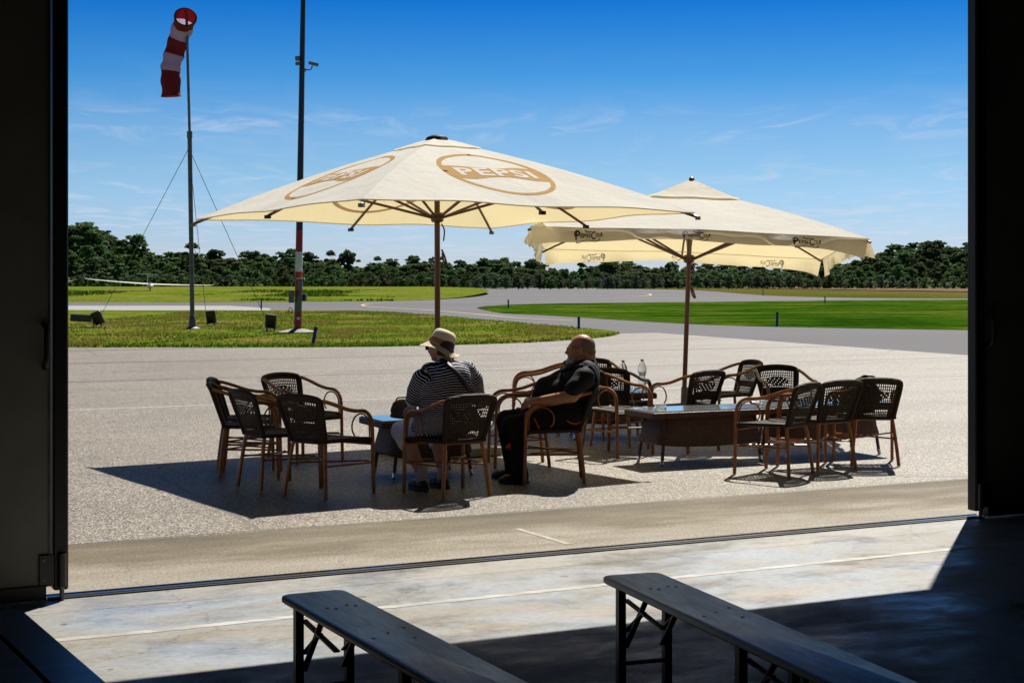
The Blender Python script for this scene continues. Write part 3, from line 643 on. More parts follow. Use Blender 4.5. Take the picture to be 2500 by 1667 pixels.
def door_leaf(side, x0, label):
    s = side; r = empty('hangar_door', hg(x0, 0), HA, label, 'door')
    L_ = 2.9
    MB().box((s*(.075+L_/2), -.02, 2.085), (L_, .05, 4.03)).build('panel', M['door_panel'], r)
    MB().box((s*.028, -.02, 2.06), (.075, .085, 4.02), bev=.008).build('edge_seal', M['black'], r)
    MB().box((s*(.1+L_/2), -.03, .042), (L_, .07, .07)).build('bottom_seal', M['black'], r)
    # hinge by the floor: leaf plate with two screws, barrel and pin
    hb = MB(); hb.box((s*.085, -.052, .155), (.10, .012, .155), bev=.004); hb.tube([(s*.025, -.070, .07), (s*.025, -.070, .235)], .022, 14); h_ = hb.build('hinge', M['black_metal'], r)
    MB().tube([(s*.025, -.070, .0), (s*.025, -.070, .07)], .012, 12).build('floor_bolt', M['steel'], r)
    for z in (.105, .205): MB().tube([(s*.112, -.057, z), (s*.112, -.063, z)], .007, 12).build('screw', M['steel'], h_)
    hd = smooth_path([(s*.105, -.045, 1.17), (s*.105, -.085, 1.175), (s*.105, -.105, 1.21), (s*.105, -.105, 1.29), (s*.105, -.105, 1.34), (s*.105, -.085, 1.375), (s*.105, -.045, 1.38)], 4)
    MB().tube(hd, .014, 10).build('handle', M['black'], r)
    MB().tube([(s*.082, -.047, .1), (s*.082, -.047, 4.0)], .006, 8).build('metal_trim', M['steel'], r)
    return r
door_leaf(-1, -.012, 'grey sheet door leaf on the left with black edge, hinge and pull handle')
door_leaf(1, RW+.012, 'black looking door leaf on the right side of the opening')
# folded leaves behind
for s, x0, lab in ((-1, -3.05, 'second dark door leaf further left along the hangar front'), (1, 9.1, 'second dark door leaf further right along the hangar front')):
    MB_ = MB().box((s*1.3, -.02, 2.1), (2.6, .05, 4.1)); tag(MB_.build('hangar_door', M['hangar_wall'], None, loc=hg(x0, 0)), lab, 'door').rotation_euler = (0, 0, HA)

# ------------------------------------------------------------------ field equipment
def windsock():
    b = g(470, 806); r = empty('windsock', b, 0, 'red and white windsock hanging from its tall guyed grey pole', 'windsock')
    top = at(455, b.y, CH+(HY-22)/F*b.y)-b; mid = at(463, b.y, CH+(HY-330)/F*b.y)-b
    MB().tube([(0, 0, 0), mid], .075, 12).tube([mid-Vector((0, 0, .1)), mid+Vector((0, 0, .12))], .09, 12).build('pole', M['steel'], r)
    MB().tube([mid, top], .045, 10).build('upper_pole', M['steel'], r)
    MB().lathe([(.30, 0), (.28, .06), (.13, .12), (.10, .45), (.07, .5)], 12).build('base', M['steel'], r)
    def PP(x, y, dy=0): return at(x, b.y+dy, CH+(HY-y)/F*(b.y+dy))-b
    hoop_c = PP(453, 42, -.35); ax = [(453, 42, -.35), (446, 66, .05), (436, 100, .25), (425, 130, .3), (419, 160, .3), (416, 190, .3), (418, 236, .3)]
    C = smooth_path([PP(*a) for a in ax], 8); n = len(C); Rr = []
    for i in range(n): Rr.append(.345-.03*i/n+.02*sin(i*.8))
    def sock(i0, i1, m, nm):
        mb = MB(); vs = []; seg = 28
        for i in range(i0, i1+1):
            T = (C[min(i+1, n-1)]-C[max(i-1, 0)]).normalized()
            if i == 0: T = Vector((.28, -.72, -.45)).normalized()*-1 if False else Vector((-.25, .85, -.45)).normalized()
            elif i < 9:
                k = i/9; T = (Vector((-.25, .85, -.45)).normalized()*(1-k)+T*k).normalized()
            u = Vector((1, 0, 0)); u = (u-T*u.dot(T)).normalized(); w = T.cross(u)
            for k in range(seg):
                a = 2*pi*k/seg; q = Rr[i]*(1+.05*sin(3*a+i*.35)+.03*sin(7*a+i*.9)); fl = 1-.25*min(1, i/20)
                vs.append(C[i]+u*cos(a)*q+w*sin(a)*q*fl)
        fs = [(j*seg+k, j*seg+(k+1) % seg, (j+1)*seg+(k+1) % seg, (j+1)*seg+k) for j in range(i1-i0) for k in range(seg)]
        mb.add(vs, fs); return mb.build(nm, m, r, smooth=180)
    cuts = [0, 7, 15, 25, 36, n-1]
    for k in range(5): sock(cuts[k], cuts[k+1], M['sock_red'] if k % 2 == 0 else M['sock_white'], 'sock_band')
    # hoop
    T = Vector((-.25, .85, -.45)).normalized(); u = (Vector((1, 0, 0))-T*T.x).normalized(); w = T.cross(u)
    MB().tube([C[0]+(u*cos(2*pi*k/28)+w*sin(2*pi*k/28))*.35 for k in range(28)], .028, 8, closed=True).build('hoop', M['black_metal'], r)
    pg = PP(461, 362)
    for (x, y) in ((248, 772), (505, 792), (655, 800)):
        e = g(x, y)-b; e.z = .1
        MB().tube([pg, e], .010, 6).build('guy_wire', M['steel'], r)
windsock()
def floodlight(x, y, tilt, kind, label):
    b = g(x, y); r = empty('floodlight', b, 0, label, 'floodlight', None)
    MB().box((0, 0, .03), (.9, .35, .06)).build('foot', M['concrete'], r)
    MB().tube([(-.12, 0, .05), (-.14, 0, .3)], .025, 8).tube([(.12, 0, .05), (.14, 0, .3)], .025, 8).build('bracket', M['black_metal'], r)
    R = Matrix.Rotation(tilt, 3, 'Y') @ Matrix.Rotation(.35, 3, 'X')
    MB().box((0, .02, .36), (.34, .12, .46), R, bev=.02).build('lamp_housing', M['black_metal'], r)
    if kind: MB().box((-.55, 0, .36), (.7, .3, .24), Matrix.Rotation(.05, 3, 'Y'), bev=.02).build('gear_box', M['black_metal'], r)
    return r
floodlight(238, 802, -.35, 1, 'black floodlight with a long gear box in the grass at the left end')
floodlight(515, 799, -.08, 0, 'square black floodlight just right of the windsock pole foot')
floodlight(661, 812, .12, 0, 'black floodlight standing at the end of the right guy wire')
def mast():
    b = g(727, 815); r = empty('light_mast', b, 0, 'tall dark mast with red and white bands at its foot', 'mast')
    def z(y): return CH+(HY-y)/F*b.y
    top = 13.0; lean = Vector((.16, 0, 0))
    def P(zz): return Vector((lean.x*zz/10, 0, zz))
    def rad(zz): return .118-.0042*zz
    def seg(z0, z1, m, nm): MB().tube([P(z0), P(z1)], [rad(z0), rad(z1)], 12).build(nm, m, r)
    seg(0, z(762), M['red_paint'], 'red_band'); seg(z(762), z(725), M['grey_box'], 'grey_sleeve'); seg(z(725), z(663), M['red_paint'], 'red_band')
    seg(z(663), z(615), M['white_paint'], 'white_band'); seg(z(615), z(563), M['red_paint'], 'red_band'); seg(z(563), top, M['black_metal'], 'shaft')
    MB().lathe([(.62, -.05), (.62, .06), (.30, .14), (.16, .16)], 4, R=Rz(.2)).build('base', M['concrete'], r)
    def X(x): return (x-727)/F*b.y
    B = [(713, 724, 12, 30, 'cabinet'), (738, 726, 17, 18, 'cabinet'), (746, 726, 9, 17, 'cabinet'), (734, 696, 12, 24, 'sensor')]
    for (cx_, cy_, w_, h_, nm) in B:
        MB().box((X(cx_), -.14, z(cy_)), (w_/F*b.y, .14, h_/F*b.y), bev=.008).build(nm, M['grey_box'], r)
    MB().box((X(736), -.16, z(680)), (.24, .22, .03)).build('sensor_cap', M['white_paint'], r)
    MB().box((X(730), -.125, z(777)), (.10, .01, .07)).build('number_plate', M['white_paint'], r)
    MB().tube([Vector((X(711), -.15, z(758)))+Vector((cos(2*pi*k/20)*.055, 0, sin(2*pi*k/20)*.09)) for k in range(20)], .012, 6, closed=True).build('cable_coil', M['black'], r)
    for x0, y0, s in ((764, 160, 1), (722, 144, -1)):
        c = MB(); zz = z(y0)
        if s > 0:
            c.tube([P(z(171))+Vector((.05, 0, 0)), P(z(171))+Vector((.28, -.05, 0)), P(z(171))+Vector((.33, -.05, .12))], .022, 8); c.box(P(zz)+Vector((.36, -.05, .04)), (.30, .12, .10), Matrix.Rotation(.25, 3, 'Y'), bev=.01)
            c.tube([P(z(171))+Vector((.02, 0, 0)), P(z(171))+Vector((.12, 0, 0))], .06, 12)
        else:
            c.box(P(zz)+Vector((-.13, -.05, 0)), (.14, .2, .13), bev=.01); c.tube([P(z(156))+Vector((-.02, 0, 0)), P(z(156))+Vector((-.2, 0, 0))], .055, 12)
        c.build('camera', M['grey_box'], r)
mast()
for x, y0, y1, lean, lab in ((765, 797, 843, .14, 'leaning blue marker post beside the red and white mast'), (638, 729, 755, 0, 'small blue marker post between windsock and mast at the taxiway'),
    (1241, 731, 754, 0, 'blue marker post at the rounded tip of the green island'), (1413, 773, 805, 0, 'blue marker post at the grass edge between the two people'),
    (1897, 762, 796, .02, 'blue marker post on the green island right of the rear parasol pole'), (2014, 724, 740, 0, 'farther blue marker post near the right door at the taxiway edge'), (1863, 706, 722, 0, 'tiny far blue marker post on the brown field')):
    b = g(x, y1); h = (y1-y0)/F*b.y; r = empty('marker_post', b, 0, lab, 'marker post', 'blue taxiway marker posts')
    MB().tube([(-lean*.1, 0, 0), (lean*h*.8, 0, h*.82)], .045, 12).build('post', M['blue'], r); MB().tube([(lean*h*.8, 0, h*.82), (lean*h, 0, h)], .046, 12).build('cap', M['black'], r)
def glider(x, Y, zc, rz, roll, label):
    r = empty('glider', at(x, Y, zc), rz, label, 'glider', 'gliders parked beyond the taxiway'); r.rotation_euler = (0, roll, rz)
    f_ = MB(); prof = [(-2.0, .02), (-1.8, .16), (-1.3, .29), (-.6, .37), (0, .36), (.8, .26), (2, .14), (4.6, .08)]
    f_.tube([(0, y, .05*max(0, y)/2) for y, _ in prof], [q for _, q in prof], 16); f_.build('fuselage', M['gelcoat'], r)
    f_ = MB(); prof = [(-1.5, .05), (-1.2, .17), (-.7, .23), (-.1, .2), (.3, .08)]; f_.tube([(0, y, .22) for y, _ in prof], [q for _, q in prof], 14); f_.build('cockpit_canopy', M['canopy_glass'], r)
    for s in (-1, 1):
        w_ = MB(); vs = []
        st = [(0.2, .45, 0, .12), (3.5, .40, .08, .09), (6.5, .28, .22, .05), (7.3, .18, .30, .03), (7.5, .10, .55, .02)]
        for xx, ch, zz, th in st:
            for (a, b_) in ((-.5, 0), (-.2, .5), (.2, .4), (.5, 0), (.2, -.25), (-.2, -.3)): vs.append((s*xx, .2+a*ch*2, .15+zz+b_*th*2))
        fs = [(i*6+k, i*6+(k+1) % 6, (i+1)*6+(k+1) % 6, (i+1)*6+k) for i in range(4) for k in range(6)]+[(24, 25, 26, 27, 28, 29)]
        w_.add(vs, fs); w_.build('wing', M['gelcoat'], r)
    MB().box((0, 4.5, .75), (.05, .6, 1.2)).build('fin', M['gelcoat'], r); MB().box((0, 4.55, 1.36), (2.6, .42, .05)).build('tailplane', M['gelcoat'], r)
    MB().tube([(-.05, -.4, -.42), (.05, -.4, -.42)], .19, 16).build('wheel', M['black'], r)
glider(366, 183, mnd(Vector((-40, 183, 0)))+.62, .30, .052, 'white glider with a long wing, cockpit facing the hangar, left of the windsock pole')
glider(60, 240, mnd(Vector((-60, 240, 0)))+.55, .05, -.01, 'farther white glider partly hidden by the left door')

# ------------------------------------------------------------------ wicker chairs
def make_chair():
    r = empty('wicker_chair', (0, 0, 0), 0, 'x', 'chair')
    BM_ = M['bamboo']
    for s in (-1, 1):
        # arm and front leg in one bent tube
        P = smooth_path([(s*.262, .245, 0), (s*.260, .238, .25), (s*.258, .232, .50), (s*.257, .205, .585), (s*.257, .14, .628), (s*.257, .04, .636), (s*.252, -.06, .655), (s*.238, -.16, .690), (s*.222, -.25, .718), (s*.213, -.288, .724)], 5)
        MB().tube(P, .0150, 10).build('armrest', BM_, r)
        # loop below the arm
        L = [(s*.250, .210, .46), (s*.250, .205, .53)]
        for k in range(13):
            a = radians(165-k*22); L.append((s*.248, .105+.098*cos(a-radians(0)) if k else .206, .515+.095*sin(a)))
        L = [(s*.250, .212, .40), (s*.250, .208, .50)]+[(s*.248, .108+.098*cos(radians(a)), .518+.092*sin(radians(a))) for a in range(10, 236, 18)][0:]
        MB().tube(smooth_path(L, 2), .0065, 8).build('arm_loop', BM_, r)
        MB().tube(smooth_path([(s*.152, -.175, .435), (s*.165, -.195, .36), (s*.188, -.218, .17), (s*.205, -.235, 0)], 4), [.0155]*13, 10).build('rear_leg', BM_, r)
        st = MB(); st.tube([(s*.258, .235, .235), (s*.180, -.212, .235)], .008, 8); st.build('stretcher', BM_, r)
    MB().tube([(-.258, .20, .245), (.180, -.205, .235)], .007, 8).tube([(.258, .20, .252), (-.180, -.205, .242)], .007, 8).build('cross_stretcher', BM_, r)
    MB().tube([(-.16, -.19, .405), (.16, -.19, .405)], .011, 8).build('seat_rail', BM_, r); MB().tube([(-.255, .215, .375), (.255, .215, .375)], .009, 8).build('seat_rail', BM_, r)
    # backrest: woven panel on a bent frame; concave towards the sitter, leaning back
    def bw(v): return .168+.05*v                      # half width
    def bp(u, v, off=0):                              # u -1..1, v 0..1
        x = u*bw(v); z = .415+.315*v+.020*(1-u*u)*v; y = -.195-.105*v-.035*(1-u*u)*(.4+.6*v)+off
        return Vector((x, y, z))
    nu, nv = 44, 40; hole = set()
    for i in range(nu):
        for j in range(nv):
            u = (i+.5)/nu*2-1; v = (j+.5)/nv
            if abs(u) > .80 or v > .90 or v < .06: continue
            eye = (u/.55)**2+((v-.60)/.13)**2 < 1
            if i % 2 == 0 and not eye and j % 3 != 0 and (v > .42 or (v < .24 and abs(u) < .6)): hole.add((i, j))
            elif eye and (i+j) % 5 == 0 and abs(v-.6) < .1 and j % 2 == 0: hole.add((i, j))
    mb = MB()
    for o_ in (-.0012, .0012):
        sk = lambda i, j: (i, j) in hole
        mb.grid(lambda a, b, o_=o_: bp(a*2-1, b, o_), nu, nv, skip=sk)
    mb.build('woven_back', M['weave'], r, smooth=80)
    fr = smooth_path([bp(-1, 0), bp(-1, .4), bp(-1, .8), bp(-.96, .97), bp(-.80, 1.02), bp(-.4, 1.03), bp(0, 1.03), bp(.4, 1.03), bp(.80, 1.02), bp(.96, .97), bp(1, .8), bp(1, .4), bp(1, 0)], 4)
    MB().tube(fr, .0185, 10).tube([bp(-1, 0), bp(0, 0), bp(1, 0)], .014, 8).build('back_frame', M['weave'], r)
    # seat
    def sp(a, b, o_=0):
        y = -.205+.435*b; w = .175+.075*b+.004*sin(b*90); x = (a*2-1)*w
        z = .432-.018*(1-(2*a-1)**2)*(1-(2*b-1)**2)+o_+(.003*sin(a*nu2*pi*1.0)*sin(b*nv2*pi)) - (.035*max(0, (b-.88)/.12)**2) - .012*abs(2*a-1)**6
        return Vector((x, y, z))
    nu2, nv2 = 30, 28
    sk2 = lambda i, j: 3 < i < nu2-4 and 14 < j < nv2-2 and i % 3 != 0 and j % 2 == 0
    mb = MB(); mb.grid(lambda a, b: sp(a, b, .003), nu2, nv2, skip=sk2); mb.grid(lambda a, b: sp(a, b, -.002), nu2, nv2, skip=sk2); mb.build('seat', M['weave'], r, smooth=80)
    e_ = smooth_path([sp(0, 0), sp(0, .5), sp(0, .93), sp(.06, 1), sp(.5, 1), sp(.94, 1), sp(1, .93), sp(1, .5), sp(1, 0)], 4); MB().tube(e_, .017, 8).tube([sp(0, 0), sp(1, 0)], .013, 8).build('seat_edge', M['weave'], r)
    return r
proto = make_chair()
CH_ = [
 ((-.466, 11.801), 33.5, 'wicker chair the woman in the straw hat sits on'),
 ((-1.404, 11.811), -34.9, 'near left wicker chair, first to the left of the woman, its back to the hangar'),
 ((-1.838, 12.234), -55, 'wicker chair second from the left end, directly behind the nearest left one'),
 ((-2.168, 12.941), -83.7, 'wicker chair seen sideways at the left end, the nearer of the two side by side'),
 ((-2.277, 13.523), -88, 'wicker chair seen sideways at the left end, the farther of the two side by side'),
 ((-1.88, 14.027), -132.4, 'wicker chair on the far side of the left table facing the hangar'),
 ((.338, 12.60), 91, 'wicker chair the man in black overalls sits on'),
 ((.066, 13.686), 97, 'empty wicker chair just beyond the seated man, its armrests left of his knees'),
 ((.25, 16.50), 90, 'empty wicker chair seen sideways far behind the belly of the seated man'),
 ((.95, 14.503), -132.4, 'wicker chair at the left end of the long table, right behind the man'),
 ((1.05, 15.40), -25, 'wicker chair with its back to the hangar at the bottle table, behind the man'),
 ((.93, 16.65), -166, 'wicker chair on the far side of the bottle table facing the hangar'),
 ((2.21, 13.092), 51, 'nearest right wicker chair, first of the three in front of the long table'),
 ((2.653, 13.502), 27.5, 'middle wicker chair of the three in front of the long table'),
 ((3.155, 13.82), 0, 'rightmost wicker chair, holding the black backpack'),
 ((1.66, 14.93), 38, 'wicker chair with its back to the hangar beside the rear parasol pole'),
 ((2.26, 16.48), 112, 'wicker chair facing left beyond the long table, right of the rear parasol pole'),
 ((2.68, 15.28), -171, 'wicker chair on the far side of the long table facing the hangar')]
for i, ((x, y), a, lab) in enumerate(CH_):
    o = proto if i == 0 else copy_tree(proto); o.location = (x, y, 0); o.rotation_euler = (0, 0, radians(a)); tag(o, lab, 'chair', 'brown wicker terrace chairs')

# ------------------------------------------------------------------ rattan tables with glass tops
def make_table(L_, W_, label):
    r = empty('rattan_table', (0, 0, 0), 0, label, 'table', 'low rattan tables'); H = .474
    a, b = L_/2, W_/2
    MB().box((0, 0, H-.0305), (L_, W_, .055), bev=.008).build('top_frame', M['basket'], r)
    MB().box((0, 0, H+.001), (L_-.03, W_-.03, .008), bev=.002).build('glass_pane', M['glass_top'], r)
    mb = MB(); lv = [(.78, .055, .12), (.76, .065, .16), (.74, .075, .30), (.66, .115, .40), (.66, .115, .42)]
    prof = [(.155, .99), (.17, 1.0), (.25, .97), (.33, .915), (.41, .855)]
    def ring(z, k):
        P = []; A, B = (a-.09)*k, (b-.02)*k
        for s_ in range(48):
            t = 2*pi*s_/48; c, s2 = cos(t), sin(t); e = .28
            P.append((A*math.copysign(abs(c)**e, c), B*math.copysign(abs(s2)**e, s2), z))
        return P
    vs = []; fs = []
    for z, k in prof:
        R_ = ring(z, k)
        if z == .155: R_ = [(x*.99, y*.99, z+.02*(abs(x)/max(a-.16, .1))**2) for x, y, _ in R_]
        if z == .17: R_ = [(x, y, z+.02*(abs(x)/max(a-.16, .1))**2) for x, y, _ in R_]
        vs += R_
    n = 48; fs = [(i*n+k, i*n+(k+1) % n, (i+1)*n+(k+1) % n, (i+1)*n+k) for i in range(len(prof)-1) for k in range(n)]; fs.append(tuple(range(n))[::-1])
    mb.add(vs, fs); mb.build('basket_body', M['basket'], r, smooth=50)
    for i in (-1, 1):
        for j in (-1, 1):
            x, y = i*(a-.17), j*(b-.085)
            l_ = MB().tube([(x, y, .43), (x+i*.045, y+j*.03, .045)], .015, 10).build('leg', M['basket'], r)
            MB().tube([(x+i*.044, y+j*.029, .05), (x+i*.05, y+j*.033, .012)], .0165, 12).build('foot', M['chrome'], l_)
            MB().tube([(x+i*.05, y+j*.033, .012), (x+i*.0505, y+j*.0335, 0)], .014, 12).build('glide', M['black'], l_)
    return r
TA = radians(24.5)
def tab(L_, W_, x, y, a, lab):
    t = make_table(L_, W_, lab); t.location = (x, y, 0); t.rotation_euler = (0, 0, a); return t
# long row: its near left corner at (1.214, 13.48)
ux, uy = cos(TA), sin(TA)
def row(p, q): return Vector((1.214+ux*p-uy*q, 13.48+uy*p+ux*q, 0))
c1 = row(.63, .26); c2 = row(1.93, .26)
tab(1.26, .52, c1.x, c1.y, TA, 'long low rattan table with glass top, nearest to the seated man, an ashtray on it')
tab(1.26, .52, c2.x, c2.y, TA, 'right half of the long row of low rattan tables, behind the three right chairs')
n1 = Vector((-1.045, 12.59, 0)); c3 = n1+Vector((ux*.46-uy*.29, uy*.46+ux*.29, 0))
tab(.92, .58, c3.x, c3.y, TA, 'small low rattan table with glass top in front of the woman')
tab(.95, .6, .98, 16.12, radians(3), 'far rattan table carrying the two water bottles')
# things on the tables
def ashtray(x, y, lab):
    o = MB().lathe([(.048, 0), (.052, .004), (.056, .038), (.050, .040), (.044, .012), (.001, .010)], 28).build('ashtray', M['glass'], None, loc=(x, y, .4795)); tag(o, lab, 'ashtray', 'glass ashtrays')
p_ = g(1613, 1001, .474); ashtray(p_.x, p_.y, 'clear glass ashtray on the left end of the long table')
p_ = g(1871, 990, .474); ashtray(p_.x, p_.y+.05, 'clear glass ashtray on the right half of the long table beside the near chair arm')
def bottle(x, y, h, full, lab):
    r = empty('water_bottle', (x, y, .4795), 0, lab, 'bottle', 'plastic water bottles'); k = h/.32
    prof = [(.028, 0), (.040, .006), (.0425, .03), (.0415, .10), (.034, .135), (.034, .155), (.042, .18), (.0445, .215), (.042, .245), (.030, .275), (.016, .295), (.0135, .302), (.0135, .312)]
    MB().lathe([(a, b*k) for a, b in prof], 22).build('bottle_body', M['bottle'], r)
    MB().lathe([(.0155, .303*k), (.0155, .321*k), (.001, .3215*k)], 18).build('cap', M['red_cap'], r)
bottle(1.138, 16.02, .315, 0, 'clear plastic water bottle with red cap, the left of the two on the far table')
bottle(1.335, 16.05, .325, 0, 'clear plastic water bottle with red cap, the right of the two on the far table')
for i, (x, y, lab) in enumerate(((1.20, 15.9, 'small glass left of the crumpled foil on the bottle table'), (1.27, 15.86, 'small glass standing nearest the edge of the bottle table'))):
    o = MB().lathe([(.026, 0), (.032, .085), (.030, .085), (.024, .008), (.001, .007)], 20).build('drinking_glass', M['glass'], None, loc=(x, y, .4795)); tag(o, lab, 'glass', 'drinking glasses')

# ------------------------------------------------------------------ black backpack on the rightmost chair, handbag on the left table
TS = bpy.data.scenes.new('workbench')        # an empty side scene in which soft bodies and letters are evaluated
def bench_graph():
    with bpy.context.temp_override(scene=TS, view_layer=TS.view_layers[0]):
        dg = bpy.context.evaluated_depsgraph_get(); dg.update(); return dg
def lump(name, prims, m, parent=None, vox=.012, sm=4, disp=0, loc=None):
    """closed soft body: capsules ('c',p0,r0,p1,r1) and ellipsoids ('e',c,radii[,rot]) fused into one surface"""
    bm = bmesh.new()
    for p in prims:
        if p[0] == 'e':
            mtx = Matrix.Translation(Vector(p[1])) @ ((p[3] if len(p) > 3 else Matrix.Identity(3)).to_4x4()) @ Matrix.Diagonal((*p[2], 1))
            bmesh.ops.create_icosphere(bm, subdivisions=3, radius=1, matrix=mtx)
        else:
            a, ra, b, rb = Vector(p[1]), p[2], Vector(p[3]), p[4]; d = b-a; L = d.length
            if L < 1e-5: continue
            seg, rings = 20, 14; q = d.to_track_quat('Z', 'Y'); sn = (ra-rb)/L if abs(ra-rb) < L else 0; vs = []
            prof = []
            for k in range(rings+1):
                t = k/rings
                if t < .35: th = -pi/2+(pi/2+math.asin(max(-1, min(1, sn))))*t/.35; prof.append((ra*cos(th), ra*sin(th)))
                elif t > .65: th = math.asin(max(-1, min(1, sn)))+(pi/2-math.asin(max(-1, min(1, sn))))*(t-.65)/.35; prof.append((rb*cos(th), L+rb*sin(th)))
                else:
                    w = (t-.35)/.3; prof.append((ra*(1-w)+rb*w, L*w))
            prof = [(max(r_, 1e-4), z_) for r_, z_ in prof]
            for r_, z_ in prof:
                vs.append([bm.verts.new(a+q @ Vector((r_*cos(2*pi*k/seg), r_*sin(2*pi*k/seg), z_))) for k in range(seg)])
            for i in range(len(vs)-1):
                for k in range(seg): bm.faces.new((vs[i][k], vs[i][(k+1) % seg], vs[i+1][(k+1) % seg], vs[i+1][k]))
            bm.faces.new(vs[0][::-1]); bm.faces.new(vs[-1])
    me = bpy.data.meshes.new(name); bm.to_mesh(me); bm.free()
    tmp = bpy.data.objects.new('tmp', me); TS.collection.objects.link(tmp)
    md = tmp.modifiers.new('r', 'REMESH'); md.mode = 'VOXEL'; md.voxel_size = vox
    ms = tmp.modifiers.new('s', 'SMOOTH'); ms.factor = .5; ms.iterations = sm
    dg = bench_graph(); me2 = bpy.data.meshes.new_from_object(tmp.evaluated_get(dg)); bpy.data.objects.remove(tmp)
    if disp:
        for v in me2.vertices: v.co += v.normal*disp*noise.noise(v.co*9)
    me2.name = name; me2.materials.clear(); me2.materials.append(m); me2.polygons.foreach_set('use_smooth', [True]*len(me2.polygons))
    o = bpy.data.objects.new(name, me2); COL.objects.link(o)
    if parent: o.parent = parent
    if loc is not None: o.location = loc
    return o
bp_ = lump('backpack', [('e', (0, 0, .22), (.17, .11, .23)), ('e', (0, -.05, .15), (.14, .09, .14)), ('e', (.04, .02, .41), (.11, .08, .06)), ('e', (-.10, .02, .38), (.09, .07, .05)), ('e', (-.13, .02, .12), (.06, .08, .12))], M['navy'], None, .012, 5, .02, loc=(3.10, 13.86, .44)); bp_.scale = (1, 1, .68)
tag(bp_, 'black backpack lying against the back of the rightmost chair', 'backpack')
MB().tube(smooth_path([(-.02, .03, .40), (.01, .02, .47), (.06, 0, .485), (.11, 0, .46), (.12, .02, .40)], 4), .014, 8).build('carry_strap', M['black'], bp_)
MB().tube(smooth_path([(-.16, -.02, .12), (-.19, -.05, 0), (-.17, -.06, -.14), (-.16, -.05, -.24)], 4), .006, 6).build('strap', M['black'], bp_)
hb_ = lump('handbag', [('e', (0, 0, .075), (.115, .05, .075)), ('e', (0, 0, .03), (.12, .055, .03)), ('e', (0, 0, .12), (.10, .035, .045))], M['leather'], None, .008, 3, .006, loc=g(985, 1024, .48)+Vector((0, .04, 0)))
hb_.rotation_euler = (0, 0, radians(20)); tag(hb_, 'dark brown leather handbag on the table corner in front of the woman', 'handbag')
MB().tube(smooth_path([(-.07, 0, .14), (-.05, .02, .17), (.0, .03, .175), (.05, .02, .17), (.07, 0, .14)], 4), .006, 8).build('handle', M['leather'], hb_)

# ------------------------------------------------------------------ beer benches in the foreground
def make_bench(label):
    r = empty('wooden_bench', (0, 0, 0), 0, label, 'bench', 'folding wooden beer benches'); L_, W_, H, T = 2.2, .245, .47, .026
    # plank with rounded corners: origin at the far end, running along -y
    P = []; rc = .04
    for cx_, cy_, a0 in ((W_/2-rc, -rc, 0), (-W_/2+rc, -rc, 90), (-W_/2+rc, -L_+rc, 180), (W_/2-rc, -L_+rc, 270)):
        for k in range(7): a = radians(a0+k*15); P.append((cx_+rc*cos(a), cy_+rc*sin(a)))
    n = len(P); mb = MB(); vs = []
    for d, z in ((.006, H-T), (0, H-T+.006), (0, H-.007), (.002, H-.002), (.007, H)):
        vs += [(x*(1-d*2/W_), -L_/2+(y+L_/2)*(1-d*2/L_), z) for x, y in P]
    fs = [(i*n+k, i*n+(k+1) % n, (i+1)*n+(k+1) % n, (i+1)*n+k) for i in range(4) for k in range(n)]+[tuple(range(n))[::-1], tuple(4*n+k for k in range(n))]
    mb.add(vs, fs); pl = mb.build('seat_plank', M['bench_wood'], r, smooth=30)
    ho = MB()
    for y0 in (-.30, -.80):
        for dx, dy in ((-.045, 0), (-.02, -.02), (.035, .02), (.06, 0)) if y0 > -.5 else ((-.07, .0), (.0, .05), (.05, -.05), (.075, .10)):
            ho.lathe([(.0062, 0), (.0062, .0008), (.001, .0009)], 12, (dx, y0+dy, H))
    ho.build('rivet_hole', M['black'], pl)
    for y0, s in ((-.14, -1), (-1.12, -1), (-2.06, 1)):                 # folding trestles
        leg = MB()
        for x in (-.095, .095): leg.box((x, y0, (H-T)/2), (.030, .030, H-T-.002))
        leg.tube([(-.095, y0, .16), (.095, y0, .16)], .008, 8); leg.build('trestle', M['bench_metal'], r)
        br = MB(); 
        def strut(a, b): 
            a, b = Vector(a), Vector(b); d = b-a; br.box((a+b)/2, (.006, .022, d.length), d.to_track_quat('Z', 'X').to_matrix())
        for x in (-.075, .075):
            strut((x, y0, .40), (x, y0+s*.34, .36)); strut((x, y0, .22), (x, y0+s*.20, H-T)); strut((x, y0, .28), (x, y0+s*.17, .385))
        br.build('folding_brace', M['bench_metal'], r)
        MB().box((0, y0+s*.14, H-T-.004), (.18, .34, .008)).build('hinge_plate', M['bench_metal'], r)
    return r
b1 = make_bench('left wooden bench, the one nearer to the middle left of the hangar floor')
A_ = g(684, 1452, .47); B_ = g(830, 1440, .47); m_ = (A_+B_)/2; b1.location = (m_.x, m_.y+.02, 0)
E_ = (g(1053, 1667, .47)+g(1286, 1667, .47))/2; b1.rotation_euler = (0, 0, atan2(E_.x-m_.x, m_.y-E_.y))
b2 = copy_tree(b1); tag(b2, 'right wooden bench with a long crack, reaching out of the lower right corner')
A_ = g(1474, 1407, .47); B_ = g(1600, 1396, .47); m_ = (A_+B_)/2; b2.location = (m_.x, m_.y+.02, 0)
E_ = (g(2036, 1667, .47)+g(2230, 1667, .47))/2; b2.rotation_euler = (0, 0, atan2(E_.x-m_.x, m_.y-E_.y))
